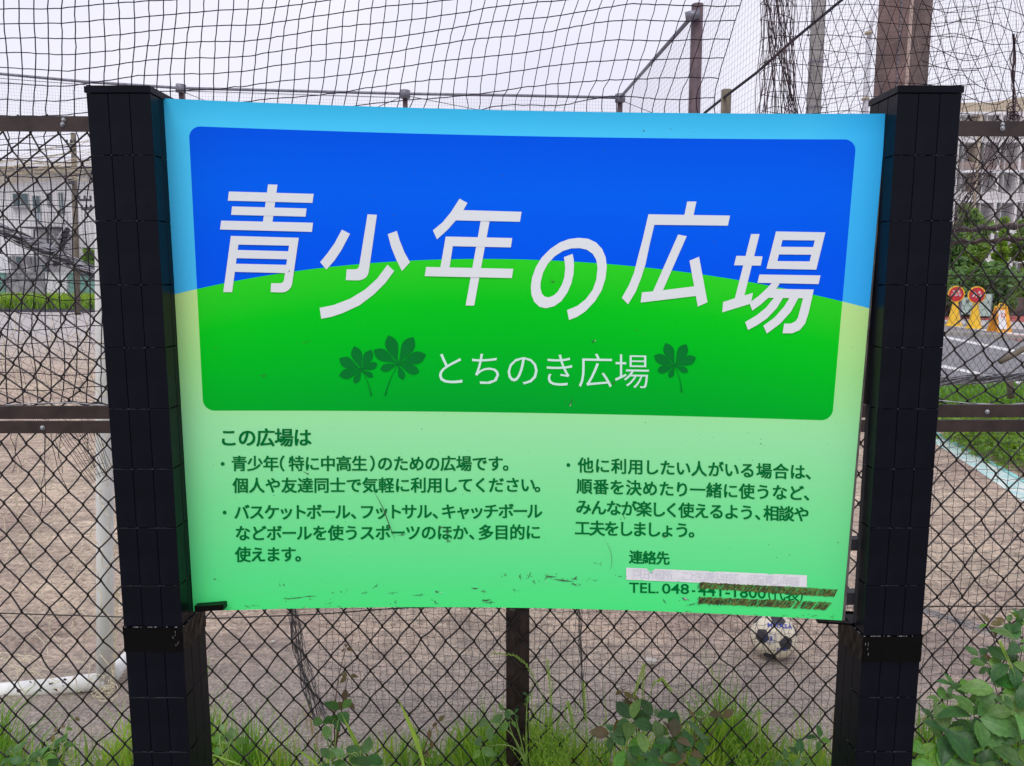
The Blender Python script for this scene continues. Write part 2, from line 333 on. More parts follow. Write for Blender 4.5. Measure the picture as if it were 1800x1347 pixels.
# face material: flat print laid out on the panel's own coordinates
def face_mat():
    m = bpy.data.materials.new('sign_print'); m.use_nodes = True; n = m.node_tree.nodes; l = m.node_tree.links
    b = n['Principled BSDF']; b.inputs['Roughness'].default_value = .30; b.inputs['Specular IOR Level'].default_value = .045
    uvn = n.new('ShaderNodeUVMap'); uvn.uv_map = 'UVMap'; s = n.new('ShaderNodeSeparateXYZ'); l.new(uvn.outputs[0], s.inputs[0])
    U, V = s.outputs[0], s.outputs[1]
    def mt(op, a, b_=None, c=None):
        x = n.new('ShaderNodeMath'); x.operation = op
        for i, q in enumerate((a, b_, c)):
            if q is None: continue
            if isinstance(q, (int, float)): x.inputs[i].default_value = q
            else: l.new(q, x.inputs[i])
        return x.outputs[0]
    cu, cv = px2uv([332, 1505, 1463, 357], [222, 245, 740, 722])
    u0, u1 = (cu[0]+cu[3])/2, (cu[1]+cu[2])/2; v1, v0 = (cv[0]+cv[1])/2, (cv[2]+cv[3])/2
    hx, hy = (u1-u0)/2*WP, (v1-v0)/2*HP; R = .022
    # left/right edges tilt slightly with v, top/bottom with u
    um = mt('ADD', mt('MULTIPLY', mt('SUBTRACT', V, v0), ((cu[0]+cu[1])/2-(cu[2]+cu[3])/2)/(v1-v0)), (cu[2]+cu[3])/2)
    vm = mt('ADD', mt('MULTIPLY', mt('SUBTRACT', U, u0), ((cv[1]+cv[2])/2-(cv[0]+cv[3])/2)/(u1-u0)), (cv[0]+cv[3])/2)
    X = mt('MULTIPLY', mt('SUBTRACT', U, um), WP); Y = mt('MULTIPLY', mt('SUBTRACT', V, vm), HP)
    qx = mt('SUBTRACT', mt('ABSOLUTE', X), hx-R); qy = mt('SUBTRACT', mt('ABSOLUTE', Y), hy-R)
    ax = mt('MAXIMUM', qx, 0.0); ay = mt('MAXIMUM', qy, 0.0)
    dist = mt('SUBTRACT', mt('ADD', mt('SQRT', mt('ADD', mt('MULTIPLY', ax, ax), mt('MULTIPLY', ay, ay))), mt('MINIMUM', mt('MAXIMUM', qx, qy), 0.0)), R)
    inner = mt('LESS_THAN', dist, 0.0)
    hu, hv = px2uv([303, 347, 420, 570, 700, 830, 905, 1000, 1100, 1250, 1350, 1440, 1505, 1525], [519, 509, 491, 470, 461, 456.5, 456, 458, 466, 485, 503, 521, 536, 541])
    k = np.polyfit(hu, hv, 4)
    hill = k[0]
    for c in k[1:]: hill = mt('ADD', mt('MULTIPLY', hill, U), float(c)) if not isinstance(hill, float) else mt('ADD', mt('MULTIPLY', U, hill), float(c))
    hd = mt('SUBTRACT', V, hill); above = mt('GREATER_THAN', hd, 0.0)
    def ramp(src, stops):
        r = n.new('ShaderNodeValToRGB'); e = r.color_ramp.elements
        e[0].position, e[0].color = stops[0]; e[1].position, e[1].color = stops[-1]
        for p_, c_ in stops[1:-1]: e.new(p_).color = c_
        l.new(src, r.inputs[0]); return r.outputs[0]
    def mixc(f, a, c):
        x = n.new('ShaderNodeMix'); x.data_type = 'RGBA'; l.new(f, x.inputs[0]); l.new(a, x.inputs[6]); l.new(c, x.inputs[7]); return x.outputs[2]
    K = 1.03
    vy = lambda y: float(px2uv(905, y)[1])
    skyo = ramp(V, [(vy(560), srgb(70, 190, 246, K)), (vy(300), srgb(76, 204, 252, K)), (vy(235), srgb(74, 204, 250, K)), (1.0, srgb(60, 186, 230, K))])
    skyr = ramp(U, [(0., (1, 1, 1, 1)), (.9, (.9, .93, 1, 1)), (1., (.45, .75, 1, 1))])
    mm = n.new('ShaderNodeMix'); mm.data_type = 'RGBA'; mm.blend_type = 'MULTIPLY'; mm.inputs[0].default_value = .8
    l.new(skyo, mm.inputs[6]); l.new(skyr, mm.inputs[7]); skyo = mm.outputs[2]
    grdo = ramp(V, [(0., srgb(76, 232, 128, K)), (vy(1000), srgb(94, 230, 140, K)), (vy(880), srgb(124, 231, 152, K)), (vy(760), srgb(152, 232, 166, K)), (vy(640), srgb(166, 232, 146, K)), (vy(500), srgb(194, 233, 146, K))])
    blue = ramp(V, [(vy(460), srgb(0, 88, 240, K)), (vy(340), srgb(0, 98, 242, K)), (vy(240), srgb(0, 86, 232, K))])
    green = ramp(hd, [(-.32+1*0, srgb(0, 160, 48, K)), (0., srgb(44, 206, 40, K))])
    # hill gradient runs on distance below the crest
    hr = n.new('ShaderNodeMapRange'); hr.inputs[1].default_value = -.30; hr.inputs[2].default_value = 0.; l.new(hd, hr.inputs[0])
    green = ramp(hr.outputs[0], [(0., srgb(0, 164, 46, K)), (.5, srgb(0, 192, 34, K)), (.72, srgb(6, 202, 30, K)), (1., srgb(48, 214, 38, K))])
    c = mixc(inner, mixc(above, grdo, skyo), mixc(above, green, blue))
    # speckle of dirt, denser at the rims
    z = n.new('ShaderNodeTexNoise'); z.inputs['Scale'].default_value = 160; z.inputs['Detail'].default_value = 3; l.new(uvn.outputs[0], z.inputs['Vector'])
    z2 = n.new('ShaderNodeTexNoise'); z2.inputs['Scale'].default_value = 5; z2.inputs['Detail'].default_value = 2; l.new(uvn.outputs[0], z2.inputs['Vector'])
    spk = mt('MULTIPLY', mt('GREATER_THAN', z.outputs[0], .735), mt('GREATER_THAN', z2.outputs[0], .5))
    dk = n.new('ShaderNodeRGB'); dk.outputs[0].default_value = (.05, .09, .06, 1)
    c = mixc(mt('MULTIPLY', spk, .8), c, dk.outputs[0])
    film = n.new('ShaderNodeMix'); film.data_type = 'RGBA'; film.blend_type = 'MULTIPLY'
    rr = n.new('ShaderNodeValToRGB'); rr.color_ramp.elements[0].color = (.95, .95, .95, 1); rr.color_ramp.elements[1].color = (1.0, 1.0, 1.0, 1)
    z3 = n.new('ShaderNodeTexNoise'); z3.inputs['Scale'].default_value = 2.5; z3.inputs['Detail'].default_value = 4; l.new(uvn.outputs[0], z3.inputs['Vector']); l.new(z3.outputs[0], rr.inputs[0])
    film.inputs[0].default_value = 1; l.new(c, film.inputs[6]); l.new(rr.outputs[0], film.inputs[7])
    l.new(film.outputs[2], b.inputs['Base Color'])
    bp = n.new('ShaderNodeBump'); bp.inputs['Strength'].default_value = .12; bp.inputs['Distance'].default_value = .004
    z4 = n.new('ShaderNodeTexNoise'); z4.inputs['Scale'].default_value = 6; l.new(uvn.outputs[0], z4.inputs['Vector']); l.new(z4.outputs[0], bp.inputs['Height']); l.new(bp.outputs[0], b.inputs['Normal'])
    return m
NU, NV = 64, 24; TH = .026
me_v = []; uvs = []
uu, vv_ = np.meshgrid(np.linspace(0, 1, NU+1), np.linspace(0, 1, NV+1), indexing='ij')
front = panel_pt(uu.ravel(), vv_.ravel())
me = bpy.data.meshes.new('sign_panel')
faces = [(i*(NV+1)+j, (i+1)*(NV+1)+j, (i+1)*(NV+1)+j+1, i*(NV+1)+j+1) for i in range(NU) for j in range(NV)]
me.from_pydata(front.tolist(), [], faces); uvl = me.uv_layers.new(name='UVMap')
lv = np.empty(len(me.loops), int); me.loops.foreach_get('vertex_index', lv)
uvc = np.stack([uu.ravel(), vv_.ravel()], -1)[lv]; uvl.data.foreach_set('uv', uvc.ravel())
me.polygons.foreach_set('use_smooth', [True]*len(me.polygons)); me.materials.append(face_mat()); me.update()
panel = bpy.data.objects.new('panel', me); C.objects.link(panel); child(panel, sign)
# body behind the printed face: rim and back sheet
mb = MB(); n_ = 33; us = np.linspace(0, 1, n_)
tan = lambda u: np.stack([np.ones_like(u)*WP, SAG*4*(1-2*u), 0*u], -1)
def backpt(u, v, o):
    q = panel_pt(u, v); t = tan(np.asarray(u, float)); t /= np.linalg.norm(t, axis=-1, keepdims=True)
    nn = np.stack([-t[..., 1], t[..., 0], 0*t[..., 0]], -1); return q + nn*o
z0 = np.zeros(n_); o1 = np.ones(n_)
ft, bt = backpt(us, o1, .0005), backpt(us, o1, TH); fb, bb = backpt(us, z0, .0005), backpt(us, z0, TH)
vv = np.concatenate([ft, bt, fb, bb]); f = []
for i in range(n_-1):
    f += [(i, n_+i, n_+i+1, i+1), (2*n_+i, 2*n_+i+1, 3*n_+i+1, 3*n_+i), (n_+i, 3*n_+i, 3*n_+i+1, n_+i+1)]
f += [(0, 2*n_, 3*n_, n_), (n_-1, 2*n_-1, 4*n_-1, 3*n_-1)]
mb.add(vv, f); child(mb.build('rim', M['edge']), panel)
# --- printed pieces
def poly_tris(pts):
    return tessellate_polygon([[Vector((p[0], p[1], 0)) for p in pts]])
class Print:
    def __init__(s): s.mb = MB(); s.k = 0
    def poly(s, pts, off=.0008, step=.00006, mi=0):
        pts = [tuple(p) for p in pts]
        a = np.array(pts); q = onpanel(a[:, 0], a[:, 1], off+step*s.k); s.k += 1
        s.mb.add(q, poly_tris(pts), mi)
    def raw(s, px, tris, off=.0008, mi=0):
        s.mb.add(onpanel(px[:, 0], px[:, 1], off), tris, mi)
    def build(s, name, mt, label=None):
        o = s.mb.build(name, mt); child(o, panel)
        if label: o['label'] = label
        return o
def catmull(pts, closed=True, n=3):
    return pts
TITLE = {
 ('A', 370, 300): [
  [(488,118),(568,120),(525,436),(445,432)], [(157,178),(874,198),(863,274),(148,255)], [(184,304),(814,321),(805,390),(176,375)],
  [(92,424),(868,442),(859,519),(82,499)], [(174,553),(247,555),(185,1028),(110,1028)], [(174,553),(748,569),(739,637),(166,625)],
  [(230,672),(660,683),(650,751),(222,741)], [(216,788),(645,798),(635,867),(206,857)],
  [(748,569),(697,925),(692,960),(682,988),(662,1010),(640,1024),(618,1030),(590,1031),(510,1028),(515,953),(595,953),(610,948),(619,937),(624,920),(666,637),(672,567)]],
 ('B', 370, 300): [
  [(1329,370),(1408,375),(1340,850),(1332,880),(1315,905),(1290,920),(1262,928),(1230,929),(1145,927),(1152,836),(1225,836),(1243,830),(1254,818),(1260,795)],
  [(1112,500),(1181,535),(1110,670),(1050,760),(981,838),(928,775),(990,700),(1050,615)],
  [(1500,538),(1577,511),(1600,590),(1640,690),(1688,776),(1620,850),(1570,750),(1530,650)],
  [(1497,797),(1554,850),(1480,950),(1380,1050),(1260,1140),(1120,1205),(1020,1238),(938,1253),(924,1161),(1040,1138),(1180,1085),(1310,1005),(1410,915)]],
 ('C', 730, 330): [
  [(375,94),(441,130),(405,195),(343,278),(270,360),(184,438),(149,362),(230,295),(300,210)], [(370,190),(899,205),(885,289),(335,277)],
  [(553,284),(628,287),(498,998),(426,997)], [(258,414),(820,427),(808,506),(247,494)], [(258,414),(330,416),(288,690),(210,690)], [(92,671),(829,687),(816,765),(80,749)]],
 ('D', 730, 330): [
  [(1256,588),(1330,561),(1340,610),(1342,660),(1338,730),(1320,810),(1285,890),(1235,960),(1175,1003),(1105,1020),(1050,1008),(1005,965),(982,905),(977,840),(988,760),(1020,670),(1070,590),(1140,520),(1220,465),(1300,435),(1380,425),(1460,432),(1530,465),(1580,520),(1610,590),(1619,670),(1608,770),(1575,870),(1520,960),(1440,1045),(1370,1092),(1300,1120),(1283,1036),(1370,1000),(1440,945),(1500,865),(1530,780),(1541,680),(1530,610),(1500,560),(1450,525),(1390,512),(1320,514),(1250,535),(1180,580),(1120,645),(1080,720),(1060,800),(1058,850),(1072,900),(1095,922),(1130,928),(1170,912),(1205,880),(1240,820),(1260,760),(1268,680),(1262,620)]],
 ('E', 1080, 330): [
  [(615,118),(693,118),(667,240),(590,240)], [(287,226),(977,237),(959,322),(270,314)],
  [(287,226),(350,228),(337,316),(300,470),(262,650),(225,765),(180,880),(115,987),(62,932),(120,830),(165,720),(195,600),(240,430)],
  [(538,397),(611,411),(400,890),(320,890)], [(232,886),(325,878),(690,833),(700,915),(222,972)], [(634,618),(715,585),(786,970),(704,1006)]],
 ('F', 1080, 330): [
  [(1155,393),(1227,393),(1092,938),(1015,948)], [(1030,577),(1252,582),(1236,660),(1011,657)], [(918,968),(1020,935),(1170,891),(1157,960),(1140,985),(911,1055)],
  [(1365,371),(1782,379),(1764,448),(1347,443)], [(1335,500),(1740,504),(1724,568),(1318,565)], [(1300,621),(1722,625),(1705,694),(1285,686)],
  [(1365,371),(1437,373),(1360,688),(1285,686)], [(1710,378),(1782,379),(1705,694),(1632,692)], [(1225,735),(1741,743),(1724,816),(1208,805)],
  [(1335,800),(1397,812),(1365,857),(1300,932),(1240,985),(1165,1041),(1140,975),(1220,915),(1290,850)], [(1355,856),(1684,862),(1668,937),(1290,932)],
  [(1684,862),(1640,1060),(1610,1150),(1565,1205),(1500,1232),(1420,1232),(1434,1150),(1490,1150),(1530,1130),(1550,1100),(1593,937),(1605,870)],
  [(1350,930),(1425,930),(1370,1020),(1290,1105),(1210,1160),(1128,1204),(1104,1137),(1200,1080),(1280,1015)],
  [(1480,930),(1555,930),(1490,1050),(1400,1150),(1287,1234),(1257,1168),(1350,1100),(1430,1010)]]}
for (k, ox, oy), polys in TITLE.items():
    pr = Print()
    for pl in polys: pr.poly([(ox+x/4.811, oy+y/4.811) for x, y in pl])
    pr.build('title_character', M['white_print'])
# font glyphs (Blender's built-in font)
_gc = {}
def glyph(ch, off=0.0):
    key = (ch, off)
    if key in _gc: return _gc[key]
    cu = bpy.data.curves.new('g', 'FONT'); cu.body = ch; cu.size = 1; cu.offset = off; cu.resolution_u = 3; cu.fill_mode = 'FRONT'
    o = bpy.data.objects.new('g', cu); C.objects.link(o)
    bpy.context.view_layer.update()
    me_ = o.evaluated_get(bpy.context.evaluated_depsgraph_get()).to_mesh()
    v = np.array([tuple(x.co) for x in me_.vertices]) if len(me_.vertices) else np.zeros((0, 3))
    f_ = [tuple(p.vertices) for p in me_.polygons]
    o.evaluated_get(bpy.context.evaluated_depsgraph_get()).to_mesh_clear()
    bpy.data.objects.remove(o); bpy.data.curves.remove(cu)
    _gc[key] = (v, f_); return _gc[key]
refv, _ = glyph('\u7530')       # a square character gives the em box of the CJK face
EMCX = (refv[:, 0].min()+refv[:, 0].max())/2; EMCY = (refv[:, 1].min()+refv[:, 1].max())/2
refw, _ = glyph('\u9752'); EMW = (refw[:, 0].max()-refw[:, 0].min())
print('glyph em', EMCX, EMCY, EMW, refv[:, 1].min(), refv[:, 1].max())
SC = .93/EMW if EMW > 0 else 1        # normalise so a full-width character is 1 unit
HALF = '（）、。・'; NARROW = 'ッャョトーくしりい'
def line(pr, text, x0, y0, x1, y1, em, bold=.0, zoff=.0008, narrow=.90, sx=1.0, slant=0.0, goff=0.0):
    wts = [.62 if c in HALF else (narrow if c in NARROW else 1.0) for c in text]
    if text[-1] in HALF: wts[-1] = .40
    tot = sum(wts); pos = 0
    for c, wt in zip(text, wts):
        t = (pos+wt/2)/tot
        if c == '（': t = (pos+wt*.35)/tot
        if c in '、。': t = (pos+wt*.35)/tot
        cx, cy = x0+(x1-x0)*t, y0+(y1-y0)*t
        v, f_ = glyph(c, goff)
        if len(v):
            gx = (v[:, 0]-EMCX)*SC; gy = (v[:, 1]-EMCY)*SC
            if c in HALF and c != '・': gx = gx-(gx.min()+gx.max())/2
            gx = gx*sx+slant*gy
            ang = math.atan2(y1-y0, x1-x0)
            X = cx+em*(gx*math.cos(ang)); Yp = cy+em*(gx*math.sin(ang)) - em*gy
            sh = [(0, 0)] if bold <= 0 else [(-bold, -bold*.6), (bold, -bold*.6), (-bold, bold*.6), (bold, bold*.6), (0, 0)]
            for kk, (ax_, ay_) in enumerate(sh): pr.raw(np.stack([X+em*ax_, Yp+em*ay_], -1), f_, zoff+.00004*kk)
        pos += wt
pr = Print(); line(pr, 'とちのき広場', 759, 649, 1143, 655, 62, 0, narrow=1, goff=-.006); pr.build('subtitle_text', M['pale_print'])
LINES = [('この広場は', 386, 770, 548, 770, 32, .026), ('青少年（特に中高生）のための広場です。', 407, 815.5, 896, 815.5, 27, .024),
 ('個人や友達同士で気軽に利用してください。', 409, 854, 952, 853, 27, .024), ('バスケットボール、フットサル、キャッチボール', 412, 901, 953, 899, 27, .024),
 ('などボールを使うスポーツのほか、多目的に', 413, 938, 951, 936, 27, .024), ('使えます。', 414, 975.5, 531, 975, 27, .024),
 ('他に利用したい人がいる場合は、', 1015, 818, 1428, 831, 27, .024), ('順番を決めたり一緒に使うなど、', 1013, 855, 1425, 868, 27, .024),
 ('みんなが楽しく使えるよう、相談や', 1012.5, 891.5, 1422, 905, 27, .024), ('工夫をしましょう。', 1011, 928.5, 1222, 933, 27, .024),
 ('連絡先', 1106, 979.5, 1177, 982, 23.5, .026)]
for (t, x0, y0, x1, y1, em, b_) in LINES:
    pr = Print(); line(pr, t, x0, y0, x1, y1, em, b_); pr.build('text_line', M['green_print'])
def disc(cx, cy, r, n=12): return [(cx+r*math.cos(2*math.pi*i/n), cy+r*math.sin(2*math.pi*i/n)) for i in range(n)]
for (x, y) in ((391.6, 815.5), (395, 901), (999, 817.5)):
    pr = Print(); pr.poly(disc(x, y, 3.4)); pr.build('bullet', M['green_print'])
def latin(pr, text, x0, y0, x1, y1, h, off=.012, zoff=.0008):
    """Latin/digit text fitted between two baseline ends, cap height h"""
    cv = bpy.data.curves.new('g', 'FONT'); cv.body = text; cv.size = 1; cv.offset = off; cv.resolution_u = 3
    o = bpy.data.objects.new('g', cv); C.objects.link(o); bpy.context.view_layer.update()
    me_ = o.evaluated_get(bpy.context.evaluated_depsgraph_get()).to_mesh()
    v = np.array([tuple(q.co) for q in me_.vertices]); f_ = [tuple(p.vertices) for p in me_.polygons]
    bpy.data.objects.remove(o); bpy.data.curves.remove(cv)
    a, b_ = v[:, 0].min(), v[:, 0].max(); H_ = glyph('T')[0][:, 1].max()
    t = (v[:, 0]-a)/(b_-a)
    X = x0+(x1-x0)*t; Yp = y0+(y1-y0)*t - v[:, 1]/H_*h
    pr.raw(np.stack([X, Yp], -1), f_, zoff)
pr = Print(); latin(pr, 'TEL.', 1105.8, 1041.3, 1157.5, 1042.6, 17); latin(pr, '048', 1163.5, 1043, 1211, 1044, 17); latin(pr, '-', 1216, 1044.5, 1222, 1044.6, 17)
latin(pr, '441-1800', 1227, 1046.5, 1346, 1052, 18); latin(pr, '(', 1350, 1050, 1356, 1050, 17); latin(pr, ')', 1405, 1053, 1411, 1053, 17)
line(pr, '代表', 1357, 1044.5, 1404, 1047, 23, .018, narrow=1); pr.build('text_line', M['green_print'])
# leaf emblems
def leaflet(cx, cy, tx, ty, wd):
    L = math.hypot(tx-cx, ty-cy); dx, dy = (tx-cx)/L, (ty-cy)/L; nx, ny = -dy, dx
    prof = [(0, .03), (.18, .22), (.38, .62), (.55, .92), (.68, 1.0), (.80, .86), (.90, .52), (1, 0)]
    a = [(cx+dx*L*t+nx*wd*w_, cy+dy*L*t+ny*wd*w_) for t, w_ in prof]
    b_ = [(cx+dx*L*t-nx*wd*w_, cy+dy*L*t-ny*wd*w_) for t, w_ in prof[::-1][1:]]
    return a+b_
def emblem(ox, oy, s, c, tips, stem, wk):
    pr = Print(); c = (ox+c[0]/s, oy+c[1]/s)
    for (x, y) in tips:
        tx, ty = ox+x/s, oy+y/s; L = math.hypot(tx-c[0], ty-c[1])
        pr.poly(leaflet(c[0], c[1], tx, ty, max(4.6, L*wk)), step=.00005)
    sx_, sy_ = ox+stem[0]/s, oy+stem[1]/s; pts = []
    for i in range(9):
        t = i/8; bend = 2.5*math.sin(math.pi*t)*(1 if stem[0] < c[0]*s-ox*s else -1)
        pts.append((c[0]+(sx_-c[0])*t-bend, c[1]+(sy_-c[1])*t, .55+.9*t**4))
    pr.poly([(x-w_, y) for x, y, w_ in pts]+[(x+w_, y) for x, y, w_ in pts[::-1]])
    pr.build('leaf_emblem', M['leaf_print'])
emblem(580, 580, 6, (335, 425), [(97,303),(255,172),(437,210),(502,355),(455,495),(257,563),(98,483)], (437, 697), .215)
emblem(580, 580, 6, (720, 360), [(460,212),(615,57),(880,75),(1012,260),(942,448),(773,526),(532,418)], (583, 690), .21)
emblem(560, 570, 2.571, (1610, 188), [(1515,142),(1568,85),(1662,90),(1705,150),(1670,215),(1585,242),(1530,212)], (1640, 308), .215)
# sticker with faded print
c7 = lambda x, y: (1070+x/4.186, 940+y/4.186)
pr = Print()
for i in range(44):
    xa, xb = 128+i*(1329/44), 128+(i+1)*(1329/44); tt_ = lambda x: 242+(x-134)*(298-242)/(1457-134); bb_ = lambda x: 330+(x-126)*(386-330)/(1454-126)
    chip = lambda x: tt_(x)+(38 if 286 < x < 318 else (6 if (755 < x < 780 or 1170 < x < 1186) else 0))
    pr.poly([c7(xa, chip(xa)), c7(xb, chip(xb)), c7(xb, bb_(xb)-(5 if i % 9 == 3 else 0)), c7(xa, bb_(xa))], off=.0010, step=0.0)
pr.build('white_sticker', M['sticker'])
pr = Print()
line(pr, '戸田市役所', *c7(178, 288), *c7(465, 301), 17.5, 0, .0013, narrow=1)
line(pr, 'こども青少年部', *c7(535, 303), *c7(948, 324), 17.5, 0, .0013, narrow=1)
line(pr, '児童青少年課', *c7(1020, 328), *c7(1400, 346), 17.5, 0, .0013, narrow=1)
pr.build('faded_print', M['ghost'])
for si, (A, B, Cc, D_) in enumerate((((663,348),(1672,401),(1658,456),(665,394)), ((657,456),(1630,496),(1590,550),(655,506)))):
    pr = Print(); A, B, Cc, D_ = [np.array(c7(*q)) for q in (A, B, Cc, D_)]
    n_s = 70
    for i in range(n_s):                         # base coat, ragged pieces side by side
        t0, t1 = i/n_s, (i+1)/n_s
        keep = 1 if t0 < (.62 if si else .90) else .86
        if rng.random() > keep: continue
        j0, j1 = rng.uniform(-.06, .10), rng.uniform(-.08, .08)
        lean = .010
        pr.poly([A+(B-A)*(t0+lean)+(D_-A)*j0, A+(B-A)*(t1+lean)+(D_-A)*j0, D_+(Cc-D_)*t1+(D_-A)*j1, D_+(Cc-D_)*t0+(D_-A)*j1], off=.0011+.0002*si, step=0.0, mi=0)
    for i in range(150):                         # scraped slanting strokes, some green showing
        t = rng.random(); j = rng.uniform(-.1, .55); L = rng.uniform(.2, .75); wd = rng.uniform(.5, 1.5)
        p0 = A+(B-A)*t+(D_-A)*j; p1 = p0+(D_-A)*L+np.array([-(8)*L, 0])
        mi = 2 if rng.random() < .35+.25*(t > .7) else 1
        pr.poly([p0, p0+(wd, 0), p1+(wd*.6, 0), p1], off=.0015+.0002*si, step=.000004, mi=mi)
    o = pr.build('adhesive_residue', [M['residue'], M['residue2'], mat('scraped_green', srgb(70, 190, 100), .5)])
# scratches and chips in the print
pr = Print(); SCR = []
def sliver(x, y, L, a, wd, mi=0):
    dx, dy = math.cos(a), math.sin(a); k = rng.uniform(-.15, .15)
    pr.poly([(x-dx*L/2, y-dy*L/2), (x-dy*wd+k*L*dy, y+dx*wd), (x+dx*L/2, y+dy*L/2), (x+dy*wd*.4+k*L*dy, y-dx*wd*.4)], step=.000003, mi=mi)
for (x, y, L, a, wd) in [(520,1051,38,-.12,.9),(545,1048,26,-.05,.8),(580,1060,10,-.3,.6),(690,1042,24,-.1,.5),(735,1046,26,-.06,.7),(696,1058,10,1.5,.7),(768,1040,7,.5,2),(766,1058,8,1.1,1.4),
    (835,1034,14,.1,1.2),(850,1040,12,.1,.8),(855,1055,16,-.2,2.0),(860,1059,24,-.02,.9),(888,1010,9,-1,.8),(915,1014,14,1.5,.9),(930,1012,14,-1.1,.8),(960,1015,16,-1,.7),(968,1013,24,.1,1.4),(990,1020,40,.12,1.8),
    (1010,1016,12,-.7,1.8),(1010,1027,12,.5,1.6),(940,1023,10,1.2,1),(905,1037,8,.8,.6),(1045,1020,8,.4,.6),(1090,1013,10,-.1,.7),(1204,1052,13,.3,3.2),(1215,1062,22,-.3,.7),(1168,1056,14,1.0,.6),
    (505,1052,14,-.1,.5),(447,1064,12,0,.5),(600,1040,5,.8,1),(640,1042,12,-.1,.7),(660,1030,10,-.5,.7),(500,1028,6,1.4,1.2),(378,1018,5,.3,.8),
    (540,832,9,.3,.9),(462,660,6,.9,1.2),(539,601,4,.8,1),(1043,600,6,-.2,1.2),(972,495,9,-.05,1.4),(1078,673,7,1.2,1.2),(1003,707,14,-1.35,1.2),(1337,780,5,-.5,.9),(508,478,7,-.4,.5),(786,933,9,1.3,1.4),(776,927,16,-.1,.9),(788,950,13,.45,1.0),(707,940,22,-.15,.7),
    (1168,943,9,-1.1,.9),(1097,909,6,.8,.6),(1055,992,5,.6,.8)]:
    sliver(x, y, L, a, wd)
    for _ in range(3): sliver(x+rng.normal(0, 6), y+rng.normal(0, 2.5), rng.uniform(2, 6), rng.uniform(-1, 1.6), rng.uniform(.3, .9))
for (x, y, L, a, wd) in [(1205,1052,8,.4,1.8),(775,1041,4,.4,1),(960,1023,5,0,.8),(1046,599,4,-.7,1.2),(1002,712,7,-1.3,.8),(788,938,4,1,.9)]: sliver(x, y, L, a, wd, 1)
def crack(pts, w0):
    a = np.array(pts, float); d_ = np.gradient(a, axis=0); nn = np.stack([-d_[:, 1], d_[:, 0]], -1); nn /= np.linalg.norm(nn, axis=1, keepdims=True)
    ww = w0*np.sin(np.linspace(.15, math.pi-.1, len(a)))[:, None]
    pr.poly(list(map(tuple, a+nn*ww))+list(map(tuple, (a-nn*ww)[::-1])))
crack([(657,858),(668,876),(676,892),(681,906),(687,922),(692,935),(697,945)], .9)
crack([(1062,945),(1070,960),(1074,975),(1074,990),(1070,999)], .4)
for i in range(70):     # fine wear along the bottom rim
    x = rng.uniform(345, 1478); y = 1073-6*math.sin((x-345)/1133*math.pi)+(x-345)/1133*14; sliver(x, y-rng.uniform(0, 4)**1.4, rng.uniform(2, 10), rng.normal(0, .3), rng.uniform(.3, .9), 1 if rng.random() < .25 else 0)
for i in range(110): sliver(rng.uniform(300, 1500), rng.uniform(200, 1068), rng.uniform(.8, 2), rng.uniform(0, 3), rng.uniform(.3, .6))
pr.build('scratch', [M['scratch'], M['scratch_pale']])['kind'] = 'stuff'
# bottom left retaining strip and right side brackets
mb = MB(); a, b_ = P(342, 1071, 1.500), P(393, 1068, 1.503)
mb.add([a+(0, 0, -.006), b_+(0, 0, -.006), b_+(0, 0, .006), a+(0, 0, .006), a+(0, .03, -.006), b_+(0, .03, -.006), b_+(0, .03, .006), a+(0, .03, .006)],
       [(0, 1, 2, 3), (4, 7, 6, 5), (0, 4, 5, 1), (3, 2, 6, 7), (0, 3, 7, 4), (1, 5, 6, 2)]); child(mb.build('retaining_strip', M['tape']), sign)
mb = MB(); a, b_ = P(1436, 1092, 1.520), P(1502, 1096, 1.512)
mb.obox((a+b_)/2, (b_-a)/2, (0, .006, 0), (0, 0, .002)); child(mb.build('retaining_strip', M['tape']), sign)

